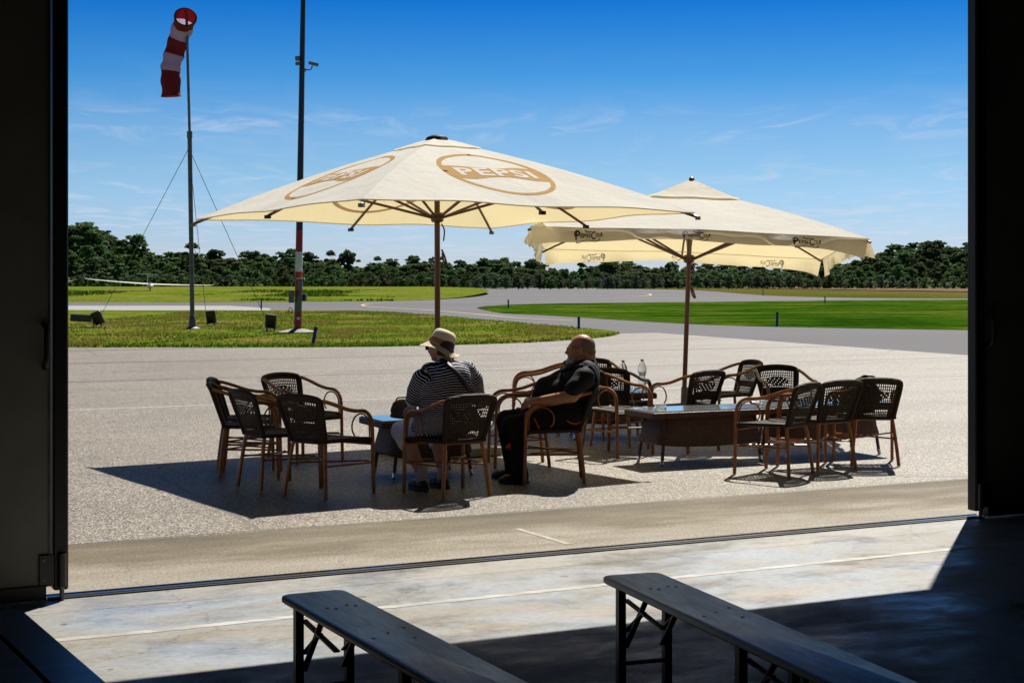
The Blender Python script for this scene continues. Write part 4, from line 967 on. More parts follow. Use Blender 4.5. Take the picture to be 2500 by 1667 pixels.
def wood_table():
    A_ = g(54, 1484, .77); B_ = g(268, 1667, .77); d = (B_-A_).normalized(); nrm = Vector((-d.y, d.x, 0)); ang = atan2(d.y, d.x)
    if nrm.x > 0: nrm = -nrm
    r = empty('wooden_table', (A_.x, A_.y, 0), ang, 'dark brown varnished plank table in the lower left corner', 'table')
    s = 1 if (Rz(ang) @ Vector((0, 1, 0))).dot(nrm) > 0 else -1
    for k in range(5): MB().box((1.1, s*(.055+.113*k), .755), (2.2, .11, .03), bev=.006).build('plank', M['dark_wood'], r)
    for x in (.25, 1.95):
        lg = MB()
        for y in (.08, .48): lg.box((x, s*y, .37), (.04, .04, .74))
        lg.box((x, s*.28, .725), (.04, .5, .03)); lg.build('trestle', M['bench_metal'], r)
wood_table()

# ------------------------------------------------------------------ parasols
def text_shape(txt, size, bold=0.0, space=1.0):
    c = bpy.data.curves.new('t', 'FONT'); c.body = txt; c.size = size; c.offset = bold; c.space_character = space; c.align_x = 'CENTER'; c.align_y = 'CENTER'; c.resolution_u = 3
    o = bpy.data.objects.new('t', c); TS.collection.objects.link(o); dg = bench_graph()
    me = bpy.data.meshes.new_from_object(o.evaluated_get(dg)); vs = [tuple(v.co)[:2] for v in me.vertices]; fs = [tuple(p.vertices) for p in me.polygons]
    bpy.data.objects.remove(o); bpy.data.meshes.remove(me); return vs, fs
def ribbon(pts, w, n=6, closed=False):
    P = smooth_path([(p[0], p[1], 0) for p in pts], n) if n > 1 else [Vector((p[0], p[1], 0)) for p in pts]
    ww = w if hasattr(w, '__len__') else [w]*len(pts); N_ = len(P); vs = []
    for i, p in enumerate(P):
        d = (P[min(i+1, N_-1)]-P[max(i-1, 0)]); d = d.normalized() if d.length > 1e-9 else Vector((1, 0, 0))
        t = i/max(N_-1, 1)*(len(ww)-1); k = min(int(t), len(ww)-2) if len(ww) > 1 else 0; w_ = ww[k]*(1-(t-k))+ww[min(k+1, len(ww)-1)]*(t-k) if len(ww) > 1 else ww[0]
        nn = Vector((-d.y, d.x, 0))*w_/2; vs += [tuple(p+nn)[:2], tuple(p-nn)[:2]]
    return vs, [(2*i, 2*i+2, 2*i+3, 2*i+1) for i in range(N_-1)]
def fit_shape(sh, w, h, cx=0, cy=0):      # scale a flat shape to a box
    v, f = sh; xs = [a for a, b in v]; ys = [b for a, b in v]; x0, x1, y0, y1 = min(xs), max(xs), min(ys), max(ys)
    return [((a-(x0+x1)/2)/(x1-x0)*w+cx, (b-(y0+y1)/2)/(y1-y0)*h+cy) for a, b in v], f
def decal(name, shapes, fn, m, parent, cell=.06):
    """flat shapes cut on a fine grid and laid on the cloth by fn(u, v) -> point"""
    bm = bmesh.new()
    for v, f in shapes:
        V_ = [bm.verts.new((a, b, 0)) for a, b in v]
        for q in f:
            try: bm.faces.new([V_[i] for i in q])
            except ValueError: pass
    if bm.verts:
        xs = [v.co.x for v in bm.verts]; ys = [v.co.y for v in bm.verts]
        for ax, lo, hi in ((0, min(xs), max(xs)), (1, min(ys), max(ys))):
            k = math.floor(lo/cell)+1
            while k*cell < hi:
                no = Vector((1, 0, 0)) if ax == 0 else Vector((0, 1, 0)); bmesh.ops.bisect_plane(bm, geom=list(bm.verts)+list(bm.edges)+list(bm.faces), plane_co=no*k*cell, plane_no=no); k += 1
    bm.verts.index_update(); mb = MB(); mb.add([fn(v.co.x, v.co.y) for v in bm.verts], [[v.index for v in f_.verts] for f_ in bm.faces]); bm.free()
    return mb.build(name, m, parent, smooth=180)
def round_logo():
    """ring, wavy band and the word knocked out; radius 1, returned as tan shapes and cream shapes"""
    ring = ribbon([(cos(2*pi*k/64), sin(2*pi*k/64)) for k in range(65)], .09, 1)
    top = [(-.965, .30), (-.6, .30), (-.2, .22), (.2, .24), (.6, .36), (.93, .33)]; bot = [(-.96, -.32), (-.6, -.36), (-.2, -.26), (.2, -.24), (.6, -.33), (.955, -.30)]
    A = smooth_path([(a, b, 0) for a, b in top], 6); B = smooth_path([(a, b, 0) for a, b in bot], 6); n = len(A)
    band = [tuple(p)[:2] for p in A]+[tuple(p)[:2] for p in B], [(i, i+1, n+i+1, n+i) for i in range(n-1)]
    word = fit_shape(text_shape('PEPSI', 1, .034, 1.12), 1.56, .40, -.01, -.01)
    return [ring, band], [word]
def script_logo(s=1.0):
    """old fashioned word mark: big P and C with swashes, small capitals between"""
    sh = [fit_shape(text_shape('P', 1, .03), .18, .42, -.42, .03), fit_shape(text_shape('EPSI', 1, .03), .35, .20, -.145, 0), fit_shape(text_shape(':', 1, .02), .04, .15, .062, 0),
          fit_shape(text_shape('C', 1, .02), .17, .40, .17, .02), fit_shape(text_shape('OLA', 1, .03), .25, .20, .385, .04),
          ribbon([(-.46, -.16), (-.50, -.05), (-.54, .08), (-.50, .22), (-.38, .27), (-.25, .24)], [.01, .03, .045, .03, .02, .01]),
          ribbon([(-.40, -.22), (-.47, -.30), (-.40, -.33), (-.28, -.26), (-.1, -.20), (.06, -.22), (.18, -.27), (.32, -.26), (.42, -.17), (.36, -.12)], [.02, .03, .035, .03, .02, .02, .035, .04, .03, .01]),
          ribbon([(.44, .15), (.50, .10), (.47, .02), (.52, -.05)], [.03, .03, .02, .01]),
          ribbon([(-.16, .25), (-.08, .19), (.02, .18), (.10, .22)], .05)]
    return [([(a*s, b*s) for a, b in v], f) for v, f in sh]
LOGO = round_logo(); SCRIPT = script_logo()
def parasol(name, loc, yaw, tiltx, tilty, a, hz, apex, capw, label, valance=0, round_marks=True, base=True, rim=.02):
    r = empty(name, loc, yaw, label, 'parasol', 'square cream parasols'); r.rotation_euler = Matrix(Rz(yaw)).to_4x4().to_euler()
    r.rotation_euler = (Matrix.Rotation(tiltx, 3, 'X') @ Matrix.Rotation(tilty, 3, 'Y') @ Rz(yaw)).to_euler()
    Hh = apex-hz
    def surf(x, y, off=0):
        ax, ay = abs(x)/a, abs(y)/a; m = max(ax, ay, 1e-6); q = min(ax, ay)/m       # q: 0 at the side rib, 1 at the corner rib
        z = hz+Hh*(1-m)+.16*Hh*m*(1-m)*1.6
        sag = sin(pi*q)**2*m; z -= .028*sag*(1-m*.6); z += .030*sag*m**6*(1 if not valance else .2)        # cloth between the ribs
        z += (.03*(1-q)*m**4 if valance else 0)
        z += .006*noise.noise(Vector((x*2.2, y*2.2, 1)))*m
        return Vector((x, y, z+off))
    # cover: four faces, each a fan from apex to hem
    mb = MB(); n = 64; mt = 44
    for k in range(4):
        R = Rz(k*pi/2)
        def fn(u, v): 
            m = v*.999+.001; p = R @ Vector(((u*2-1)*a*m, -a*m, 0)); return surf(p.x, p.y)
        mb.grid(fn, n, mt)
    cv = mb.build('canopy', M['canopy'], r, smooth=25, merge=True)
    # raised vent cover
    mb = MB()
    for k in range(4):
        R = Rz(k*pi/2)
        def fn(u, v):
            m = (v*.999+.001)*capw/a; p = R @ Vector(((u*2-1)*a*m, -a*m, 0)); q = surf(p.x, p.y); q.z += (.012 if not valance else .02)+.045*sin(pi*min(1, v*1.1))*(.25 if not valance else .6)*(1-v*.8)+(.10*(1-v)**2 if valance else 0); return q
        mb.grid(fn, 12, 8)
    mb.build('vent_cover', M['canopy'], r, smooth=20, merge=True)
    if valance: MB().lathe([(.035, apex+.08), (.03, apex+.135), (.012, apex+.15), (.001, apex+.152)], 14).build('finial', M['pole_wood'], r)
    else: MB().lathe([(.115, apex-.045), (.118, apex-.02), (.095, apex+.018), (.05, apex+.036), (.001, apex+.042)], 28).build('finial', M['black_metal'], r)
    # hem
    hem = []
    for k in range(4):
        R = Rz(k*pi/2)
        for i in range(24): p = R @ Vector(((i/24*2-1)*a, -a, 0)); hem.append(surf(p.x, p.y, -.004))
    MB().tube(hem, .006, 6, closed=True).build('hem', M['cream_print'], cv)
    if round_marks:
        for k in range(4):
            R = Rz(k*pi/2); sl = sqrt(1+(Hh/a)**2)
            for nm, shp, m_, off in (('print', LOGO[0], M['tan_print'], .003), ('lettering', LOGO[1], M['cream_print'], .006)):
                def fn(u, v): 
                    p = R @ Vector((u*.52, -a*.60+v*.46, 0)); return surf(p.x, p.y, off)
                decal(nm, shp, fn, m_, cv, .04)
    if valance:
        ln = 2*a
        for k in range(4):
            R = Rz(k*pi/2); ph = k*1.7
            def vf(u, v, off=0):
                s_ = (u*2-1); x = s_*a; e = abs(s_)**10; w = .022*sin(s_*9+ph)*v+.014*sin(s_*23+ph)*v+.03*e*sin(s_*40)*v; drop = valance*v*(.70+.30*s_*s_+.06*sin(s_*7+ph)+.25*e)
                slack = .055*sin(pi*v*.5)*(1-.6*e)
                q = Vector((x*(1-.02*v*e), -a-.012-slack+w*min(1, v*2)-off, 0)); z = surf(x, -a).z-drop-.002
                p = R @ q; return Vector((p.x, p.y, z))
            mb = MB(); mb.grid(lambda u, v: vf(u, v), 60, 8); vo = mb.build('valance', M['canopy'], r, smooth=60)
            for c_ in (.175, .495, .82):
                def fn(u, v, c_=c_): return vf(c_+u*.27/ln, .58-v*.25/valance, .010)
                decal('word_mark', SCRIPT, fn, M['black_print'], vo, .06)
    # frame
    hubz = hz-.17 if valance else hz-.015
    top = apex-.05
    MB().tube([(0, 0, 0), (0, 0, top)], .0265, 16).build('pole', M['pole_wood'], r)
    MB().lathe([(.045, hubz-.045), (.060, hubz-.03), (.060, hubz+.03), (.045, hubz+.045)], 16).build('hub', M['pole_wood'], r)
    MB().lathe([(.05, top-.06), (.06, top-.04), (.06, top-.02), (.04, top)], 16).build('crown_hub', M['pole_wood'], r)
    for k in range(8):
        ang = k*pi/4; L_ = a*(sqrt(2) if k % 2 else 1); d = Vector((cos(ang-pi/2), sin(ang-pi/2), 0))
        pts = [d*.05+Vector((0, 0, top-.05))]
        for i in range(1, 13): q = d*L_*i/12; s_ = surf(q.x, q.y); pts.append(Vector((s_.x, s_.y, s_.z-.034)))
        e = pts[-1]+(pts[-1]-pts[-2]).normalized()*.035; pts.append(e)
        rb = MB().tube(pts, .0135, 6).build('rib', M['pole_wood'], r)
        q = d*L_*.56; s_ = surf(q.x, q.y); MB().tube([d*.055+Vector((0, 0, hubz)), Vector((q.x, q.y, s_.z-.045))], .0125, 6).build('strut', M['pole_wood'], rb)
        if not valance: MB().box(e+Vector((0, 0, -.008)), (.045, .045, .03), Rz(ang)).build('rib_tip', M['concrete'] if k % 2 else M['black'], rb)
    MB().tube(smooth_path([(.035, -.02, hubz-.06), (.06, -.03, hubz-.12), (.05, -.03, hubz-.22)], 4), .007, 6).tube(smooth_path([(.03, -.03, hubz-.30), (.06, -.03, hubz-.36), (.085, -.03, hubz-.44), (.05, -.03, hubz-.40), (.035, -.03, hubz-.33)], 4), .010, 6).build('pull_strap', M['pole_wood'], r)
    if base:
        iR = r.rotation_euler.to_matrix()
        for i in (-1, 1):
            for j in (-1, 1): MB().box((i*.222, j*.222, .037), (.435, .435, .074), bev=.006).build('base_slab', M['concrete'], r)
        MB().box((0, 0, .082), (.9, .06, .012)).box((0, 0, .083), (.06, .9, .0142)).lathe([(.036, .08), (.036, .42), (.030, .42)], 16).build('base_cross', M['steel'], r)
    return r
parasol('parasol', (-.69, 14.56, 0), .587, -.0148, -.0036, 1.69, 2.215, 2.93, .30, 'front cream parasol with round tan prints, standing in concrete slabs by the left table')
parasol('parasol', (1.92, 17.55, 0), -.06, -.045, .04, 1.71, 2.03, 2.64, .50, 'rear cream parasol with hanging valance and black word marks, by the long table', valance=.168, round_marks=False)

# ------------------------------------------------------------------ the two people
from mathutils.bvhtree import BVHTree
def wp(x, y, Y): return Vector(((x-1250)/F*Y, Y, CH-(y-HY)/F*Y))
def bvh_of(o):
    me = o.data; return BVHTree.FromPolygons([v.co.copy() for v in me.vertices], [tuple(p.vertices) for p in me.polygons])
def on_cloth(bvh, base, x, y, off=.004):
    o_ = Vector((0, 0, CH))-base; d = Vector(((x-1250)/F, 1, -(y-HY)/F)).normalized(); h = bvh.ray_cast(o_, d)
    if h[0] is None: return None
    n_ = h[1] if h[1].dot(d) < 0 else -h[1]
    return h[0]+n_*off, n_
def cloth_ribbon(name, src, base, pts, w, m, parent, n=6, off=.005):
    B = bvh_of(src); P = smooth_path([(a, b, 0) for a, b in pts], n); L = [on_cloth(B, base, p.x, p.y, off) for p in P]; L = [l for l in L if l]
    vs = []
    for i, (p, nn) in enumerate(L):
        d = (L[min(i+1, len(L)-1)][0]-L[max(i-1, 0)][0]).normalized(); s_ = d.cross(nn).normalized()*w/2; vs += [p+s_, p+nn*.003, p-s_]
    mb = MB(); mb.add(vs, [(3*i+k, 3*i+k+1, 3*i+k+4, 3*i+k+3) for i in range(len(L)-1) for k in (0, 1)]); return mb.build(name, m, parent, smooth=180, thick=.004)
def cloth_patch(name, src, base, poly, m, parent, off=.004):
    B = bvh_of(src); P = [on_cloth(B, base, x, y, off) for x, y in poly]; c = on_cloth(B, base, sum(p[0] for p in poly)/len(poly), sum(p[1] for p in poly)/len(poly), off+.003)
    if not c or None in P: return
    mb = MB(); n = len(P); mb.add([c[0]]+[p[0] for p in P], [(0, 1+i, 1+(i+1) % n) for i in range(n)]); return mb.build(name, m, parent, smooth=180, thick=.003)
def C_(a, ra, b, rb): return ('c', a, ra, b, rb)
def E_(c, r, R=None): return ('e', c, r) if R is None else ('e', c, r, R)
def ryx(deg): return Matrix.Rotation(radians(deg), 3, 'Y')
def hand(wrist, palm_dir, up, side, curl, s=1.0):
    """prims for a hand: palm, four fingers of different length bent at the knuckles, thumb leaving the side of the palm"""
    d = palm_dir.normalized(); u = (up-d*up.dot(d)).normalized(); w = d.cross(u)*side; P = []
    k0 = wrist+d*.085*s
    for i, t in enumerate((-1.5, -.5, .5, 1.5)): P.append(C_(wrist+w*t*.010*s+d*.01, .017*s, k0+w*t*.021*s-d*abs(t)*.004, .0125*s))
    P.append(E_(wrist+d*.045*s, (.040*s, .030*s, .024*s)))
    for i, (t, L) in enumerate(((-1.5, .062), (-.5, .072), (.5, .076), (1.5, .068))):
        a = k0+w*t*.021*s-d*abs(t)*.004; dd = d; q = a
        for j, f_ in enumerate((.45, .32, .23)):
            ang = radians(curl[j]+3*i); dd = (dd*cos(ang)-u*sin(ang)).normalized(); b = q+dd*L*f_*s; P.append(C_(q, (.0100-.0010*j)*s, b, (.0094-.0011*j)*s)); q = b
    a = wrist+d*.025*s+w*.028*s; b = a+(d*.6+w*.6-u*.3).normalized()*.038*s; c = b+(d*.9-w*.1-u*.4).normalized()*.032*s
    P += [C_(a, .014*s, b, .0115*s), C_(b, .0115*s, c, .009*s)]
    return P
def man():
    base = Vector((.10, 12.58, 0)); Y0 = 12.60
    def w(x, y, Y=Y0): return wp(x, y, Y)-base
    hd = [E_(w(1421.5, 845), (.098, .079, .096), ryx(-8)), E_(w(1410, 853), (.082, .070, .080)), E_(w(1404, 869), (.060, .058, .066), ryx(18)), E_(w(1398, 882), (.036, .036, .032)),
          C_(w(1389.5, 851), .011, w(1382.5, 861), .0135), E_(w(1392, 848), (.020, .050, .012)), E_(w(1391, 871), (.015, .026, .008)), E_(w(1391.5, 876), (.014, .024, .008)),
          C_(w(1425, 865), .074, w(1436, 900), .082), E_(w(1441, 872), (.045, .06, .05))]
    for s_ in (-1, 1):
        hd += [E_(w(1415, 858, Y0+s_*.085), (.020, .012, .034), ryx(-12)), E_(w(1395, 852, Y0+s_*.033), (.014, .016, .012)), E_(w(1400, 864, Y0+s_*.042), (.024, .02, .022))]
    arms = []; sleeves = []
    for s_, Ys in ((-1, (12.37, 12.30, 12.36)), (1, (12.85, 12.92, 12.80))):
        sh, el, wr = w(1424, 926, Ys[0]), w(1398, 967, Ys[1]), w(1302, 980 if s_ < 0 else 972, Ys[2])
        mid = el.lerp(wr, .3)
        arms += [C_(sh, .072, el, .050), C_(el, .050, mid, .047), C_(mid, .046, wr, .030)]
        arms += hand(wr, w(1270, 984, Ys[2]+(.06 if s_ < 0 else -.08))-wr, Vector((-.25, s_*.5, 1)), s_, (32, 40, 28))
        sleeves += [C_(w(1428, 922, Ys[0]), .088, w(1399, 950, Ys[1]+.01), .071)]
    torso = [E_(w(1412, 930), (.165, .205, .13), ryx(35)), E_(w(1440, 925), (.075, .20, .12), ryx(20)), E_(w(1372, 962), (.232, .215, .150), ryx(-12)), E_(w(1384, 990), (.20, .205, .15)), C_(w(1432, 906, 12.44), .085, w(1432, 906, 12.76), .085),
             E_(w(1376, 1012), (.185, .20, .115)), C_(w(1392, 934), .125, w(1345, 962), .150), E_(w(1436, 940), (.07, .18, .11))]
    legs = [C_(w(1395, 1014, 12.48), .110, w(1250, 1038, 12.43), .080), C_(w(1250, 1038, 12.43), .080, w(1262, 1080, 12.43), .074), C_(w(1262, 1080, 12.43), .074, w(1270, 1158, 12.43), .052),
            C_(w(1395, 1012, 12.74), .110, w(1238, 1024, 12.80), .080), C_(w(1238, 1024, 12.80), .080, w(1241, 1075, 12.78), .072), C_(w(1241, 1075, 12.78), .072, w(1252, 1146, 12.72), .052)]
    shrink = lambda L, k: [('e', p[1], tuple(r-k for r in p[2]), *p[3:]) if p[0] == 'e' else ('c', p[1], p[2]-k, p[3], p[4]-k) for p in L]
    body = lump('person', hd+arms+shrink(torso, .014)+shrink(legs, .014), M['skin'], None, .0068, 1); body.location = base
    tag(body, 'bald man with glasses and grey beard in black overalls, leaning back with folded hands', 'person')
    ts = lump('t_shirt', [E_(p[1], tuple(r+.002 for r in p[2]), *p[3:]) if p[0] == 'e' else p for p in torso[:2]+torso[4:5]+torso[7:8]]+sleeves+[E_(w(1405, 955), (.20, .19, .13)), C_(w(1431, 892), .088, w(1434, 905), .10)], M['tshirt'], body, .0125, 2, .012)
    ov = lump('overalls', [E_(p[1], tuple(r+.006 for r in p[2]), *p[3:]) for p in (torso[2], torso[3], torso[5], torso[7])]+[C_(torso[6][1], .131, torso[6][3], .156)]+legs+[C_(w(1250, 1040, 12.43), .092, w(1255, 1050, 12.43), .088), C_(w(1238, 1026, 12.8), .092, w(1240, 1040, 12.8), .088), C_(w(1266, 1140, 12.43), .064, w(1271, 1162, 12.43), .072), C_(w(1250, 1130, 12.72), .064, w(1253, 1150, 12.72), .072)], M['navy'], body, .0125, 2, .012)
    cloth_ribbon('shoulder_strap', ts, base, [(1352, 915), (1375, 903), (1400, 896), (1425, 893)], .045, M['navy'], body)
    cloth_ribbon('shoulder_strap', ts, base, [(1440, 893), (1450, 905), (1456, 925), (1459, 945)], .045, M['navy'], body)
    cloth_ribbon('piping', ov, base, [(1384, 1026), (1395, 1032), (1407, 1033), (1417, 1029)], .007, M['orange'], ov)
    cloth_ribbon('piping', ov, base, [(1304, 1020), (1311, 1034), (1317, 1046)], .006, M['orange'], ov)
    cloth_patch('reflex_patch', ov, base, [(1300, 949), (1311, 941), (1309, 950), (1306, 957), (1300, 958)], M['orange'], ov)
    cloth_patch('reflex_patch', ov, base, [(1236, 1093), (1240, 1084), (1247, 1082), (1247, 1097), (1238, 1098)], M['orange'], ov)
    for x0, Y in ((1270, 12.43), (1252, 12.72)):
        yb = HY+CH/Y*F; k = yb-1
        sh = lump('shoe', [E_(w(x0-2, k-20, Y), (.055, .048, .055)), E_(w(x0-4, k-10, Y), (.075, .046, .034)), E_(w(x0-26, k-11, Y), (.070, .047, .038)), E_(w(x0-39, k-8, Y), (.045, .044, .028))], M['shoe'], body, .006, 2)
        MB().prism([(w(x0, 0, Y).x-.050+.125*cos(a), w(0, 0, Y).y+.047*sin(a)) for a in [2*pi*i/28 for i in range(28)]], .002, .022).build('sole', M['black'], sh)
    hr_ = lump('hair', [E_(w(1424, 845), (.0995, .0805, .093), ryx(-8)), E_(w(1440, 858), (.05, .07, .055))], M['hair_grey'], body, .007, 1)
    cut = hr_.data; bm = bmesh.new(); bm.from_mesh(cut)
    kill = [f_ for f_ in bm.faces if (lambda c: (c.x < w(1407, 0).x+.1*max(0, (w(0, 838).z-c.z))*4 or c.z < w(0, 866).z or (c.z > w(0, 828).z and abs(c.y-w(0, 0).y) < .055)))(f_.calc_center_median())]
    bmesh.ops.delete(bm, geom=kill, context='FACES'); bm.to_mesh(cut); bm.free()
    lump('beard', [E_(w(1395, 882), (.043, .044, .040)), E_(w(1401, 874), (.042, .056, .030), ryx(25)), E_(w(1390, 878), (.018, .028, .016))], M['beard'], body, .006, 2, .004)
    gl = MB()
    for s_ in (-1, 1):
        c = w(1384.5, 850.5, Y0+s_*.034); gl.tube([c+Vector((.002*cos(a), cos(a)*.025, sin(a)*.017)) for a in [2*pi*i/20 for i in range(20)]], .0022, 6, closed=True)
        gl.tube([w(1385, 848.5, Y0+s_*.062), w(1400, 848.5, Y0+s_*.078), w(1416, 849.5, Y0+s_*.088), w(1419, 856, Y0+s_*.086)], .0024, 6)
    gl.tube([w(1384, 849, Y0-.01), w(1383.5, 848, Y0), w(1384, 849, Y0+.01)], .0022, 6); go_ = gl.build('glasses', M['black'], body)
    ln = MB()
    for s_ in (-1, 1):
        c = w(1384.5, 850.5, Y0+s_*.034); ln.add([c+Vector((0, cos(a)*.024, sin(a)*.016)) for a in [2*pi*i/20 for i in range(20)]], [tuple(range(20))])
    ln.build('lens', M['glass'], go_, smooth=0)
man()
def woman():
    base = Vector((-.47, 11.88, 0)); Y0 = 11.90
    f_ = Vector((-.552, .834, 0)); r_ = Vector((.834, .552, 0)); Rc = Rz(radians(33.5))
    def w(x, y, Y=Y0): return wp(x, y, Y)-base
    hf = Vector((-.86, .5, 0)).normalized(); hs_ = Vector((.5, .86, 0)); Rh = Matrix((hs_, hf, Vector((0, 0, 1)))).transposed()   # head frame: side, front, up
    hc = w(1078, 846, 11.96)
    def H(a, b, c): return hc+hs_*a+hf*b+Vector((0, 0, c))
    hd = [E_(hc, (.076, .095, .098), Rh), E_(H(0, .035, -.045), (.058, .060, .068), Rh), E_(H(0, .060, -.090), (.030, .030, .026), Rh), C_(H(0, .090, -.010), .009, H(0, .110, -.034), .011), E_(H(0, .095, -.062), (.022, .010, .007), Rh), E_(H(0, .094, -.070), (.020, .009, .007), Rh),
          E_(H(0, .085, .008), (.05, .014, .012), Rh), E_(H(.036, .075, -.035), (.022, .024, .022), Rh), E_(H(-.036, .075, -.035), (.022, .024, .022), Rh), E_(H(.076, .0, -.025), (.008, .016, .028), Rh), E_(H(-.076, .0, -.025), (.008, .016, .028), Rh),
          C_(H(0, -.02, -.07), .056, w(1092, 890, 11.90), .066)]
    torso = [E_(w(1090, 945), (.222, .150, .165), Rc), C_(w(1052, 911), .088, w(1136, 909, 11.96), .088), E_(w(1092, 900), (.15, .10, .075), Rc), E_(w(1088, 985), (.225, .175, .14), Rc), E_(w(1082, 1022, 11.88), (.235, .195, .135), Rc), E_(w(1078, 1042, 11.88), (.240, .205, .10), Rc), E_(w(1106, 925, 11.84), (.16, .10, .12), Rc)]
    la = [w(1032, 924, 11.84), w(1008, 972, 11.92), w(1003, 996, 12.22)]; ra = [w(1152, 924, 12.00), w(1168, 972, 12.08), w(1075, 1000, 12.36)]
    arms = []; sl = []
    for (a, b, c), s_ in ((la, -1), (ra, 1)):
        arms += [C_(a, .062, b, .044), C_(b, .043, c, .027)]; arms += hand(c, (w(990, 1008, 12.34)-c) if s_ < 0 else (w(1020, 1006, 12.42)-c), Vector((0, 0, 1)), -s_, (25, 30, 22), .92)
        sl.append((a, b)) 
    slp = [C_(la[0], .080, la[1].lerp(la[0], .35), .070), C_(la[1].lerp(la[0], .35), .074, la[1]+Vector((0, 0, -.01)), .062), C_(ra[0], .080, ra[1].lerp(ra[0], .35), .070), C_(ra[1].lerp(ra[0], .35), .070, ra[1], .060)]
    lh, lk, lan = w(1052, 1044, 11.86), w(978, 1051, 12.18), w(1031, 1160, 12.02); rh, rk, ran = w(1104, 1040, 11.98), w(1062, 1050, 12.36), w(1082, 1158, 12.16)
    lc, rc_ = lk.lerp(lan, .35)+f_*-.02, rk.lerp(ran, .35)+f_*-.02
    legs = [C_(lh, .105, lk, .070), C_(lk, .066, lc, .062), C_(lc, .062, lan, .036), C_(rh, .105, rk, .070), C_(rk, .066, rc_, .062), C_(rc_, .062, ran, .036)]
    shrink = lambda L, k: [('e', p[1], tuple(r-k for r in p[2]), *p[3:]) if p[0] == 'e' else ('c', p[1], p[2]-k, p[3], p[4]-k) for p in L]
    feet = []
    for an in (lan, ran): feet += [C_(an+Vector((0, 0, 0)), .036, an+Vector((0, 0, -.04))+f_*.03, .036), C_(an+Vector((0, 0, -.05)), .03, an+Vector((0, 0, -.055))+f_*.12, .022)]
    body = lump('person', hd+arms+shrink(torso, .014)+legs+feet, M['skin_pale'], None, .0072, 1); body.location = base
    tag(body, 'woman in a straw hat and navy striped shirt, seen from behind', 'person')
    sh = lump('striped_shirt', torso+slp, M['stripe'], body, .011, 2, .009)
    tone = []
    for v in sh.data.vertices:
        p = v.co; best = None
        q = p-w(1090, 0, 11.9); a = q.x*.834+q.y*.552; k = 1.8*max(-1, min(1, (p.z-.68)/.22)); t = p.z+k*a*a*(.8 if k > 0 else 1.6)
        for (s0, e0) in sl:
            d = (e0-s0); u = max(-1.5, min(1.1, (p-s0).dot(d)/d.length_squared)); dist = (p-(s0+d*u)).length
            outw = (p-w(1090, 930)).dot(r_)*(1 if s0 is ra[0] else -1)
            if dist < .097 and outw > .165 and p.z > .60: t = -u*d.length*1.0+.5
        tone.append(t+1)
    at_ = sh.data.attributes.new('tone', 'FLOAT', 'POINT'); at_.data.foreach_set('value', tone)
    so = lump('shorts', [E_(w(1078, 1046, 11.90), (.215, .19, .085), Rc), C_(lh, .112, lk, .080), C_(lk, .080, lk.lerp(lan, .28), .072), C_(rh, .112, rk, .080), C_(rk, .080, rk.lerp(ran, .28), .072)], M['shorts'], body, .012, 2, .010)
    for an in (lan, ran):
        lump('sock', [C_(an+Vector((0, 0, .045)), .043, an+Vector((0, 0, -.03))+f_*.01, .044)], M['sock'], body, .006, 2)
        g0 = an.copy(); g0.z = 0
        s_ = lump('shoe', [E_(g0+Vector((0, 0, .045)), (.042, .060, .042), Rc), E_(g0+f_*.07+Vector((0, 0, .042)), (.046, .075, .036), Rc), E_(g0+f_*.13+Vector((0, 0, .034)), (.046, .055, .028), Rc)], M['shoe'], body, .006, 2)
        MB().prism([tuple((g0+f_*.06+r_*.05*cos(a)+f_*.142*sin(a)))[:2] for a in [2*pi*i/28 for i in range(28)]], .001, .026).build('sole', M['sole'], s_)
    lump('hair', [E_(H(0, -.022, .0), (.084, .085, .088), Rh), E_(H(0, -.055, -.045), (.070, .05, .045), Rh)], M['hair_dark'], body, .007, 1, .008)
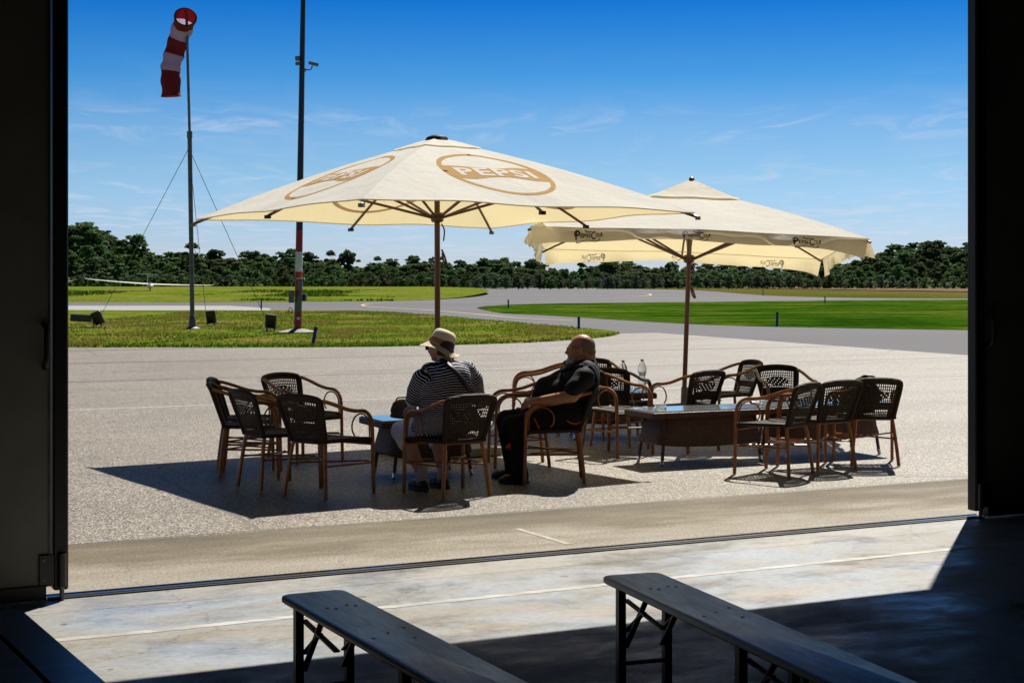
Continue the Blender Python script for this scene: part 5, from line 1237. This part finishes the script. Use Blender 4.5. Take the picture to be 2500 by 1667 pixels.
    # hat: crown, curved brim, ribbon
    up = Vector((.36, 0, .93)).normalized(); up = (up+Vector((0, .06, 0))).normalized(); xx = Vector((1, 0, 0)); xx = (xx-up*xx.dot(up)).normalized(); yy = up.cross(xx); Rt = Matrix((xx, yy, up)).transposed(); bc = w(1077, 843, 11.97)
    cr_ = MB().lathe([(.100, -.004), (.099, .02), (.095, .05), (.089, .085), (.078, .108), (.055, .120), (.02, .124), (.001, .1245)], 40, bc, Rt).build('hat', M['straw'], body, smooth=60)
    MB().lathe([(.1015, .004), (.1010, .022), (.0990, .042), (.0975, .044)], 40, bc, Rt).build('hat_ribbon', M['hat_band'], cr_)
    mb = MB(); nn, mm = 60, 10; vs = []
    for j in range(mm+1):
        for i in range(nn):
            a = 2*pi*i/nn; r0 = .098+(.160-.098)*j/mm*(1+.06*sin(2*a)); z = -.002-.050*(j/mm)**.9+.014*sin(3*a+.6)*(j/mm)**2+(.022*max(0, cos(a-.2))**3*(j/mm)**3)
            vs.append(bc+Rt @ Vector((r0*cos(a), r0*sin(a), z)))
    mb.add(vs, [(j*nn+i, j*nn+(i+1) % nn, (j+1)*nn+(i+1) % nn, (j+1)*nn+i) for j in range(mm) for i in range(nn)]); br = mb.build('hat_brim', M['straw_brim'], cr_, smooth=180, thick=.003)
    cloth_ribbon('shoulder_strap', sh, base, [(1064, 876), (1082, 882), (1100, 896), (1118, 915), (1136, 938), (1150, 958), (1156, 972)], .042, M['black'], body, off=.007)
    gl = MB(); gl.tube([H(.062, .088, -.002), H(.077, .04, .0), H(.08, 0, -.005)], .0025, 6).tube([H(-.062, .088, -.002), H(-.077, .04, .0), H(-.08, 0, -.005)], .0025, 6)
    for s_ in (-1, 1): gl.box(H(s_*.034, .108, -.008), (.052, .004, .038), Rh, bev=.0015)
    gl.build('sunglasses', M['black'], body)
    MB().tube(smooth_path([w(1097, 862, 11.86), w(1099, 871, 11.80), w(1102, 881, 11.76), w(1104, 890, 11.75)], 4), .003, 6).build('neck_cord', M['black'], body)
woman()

bpy.data.scenes.remove(TS)
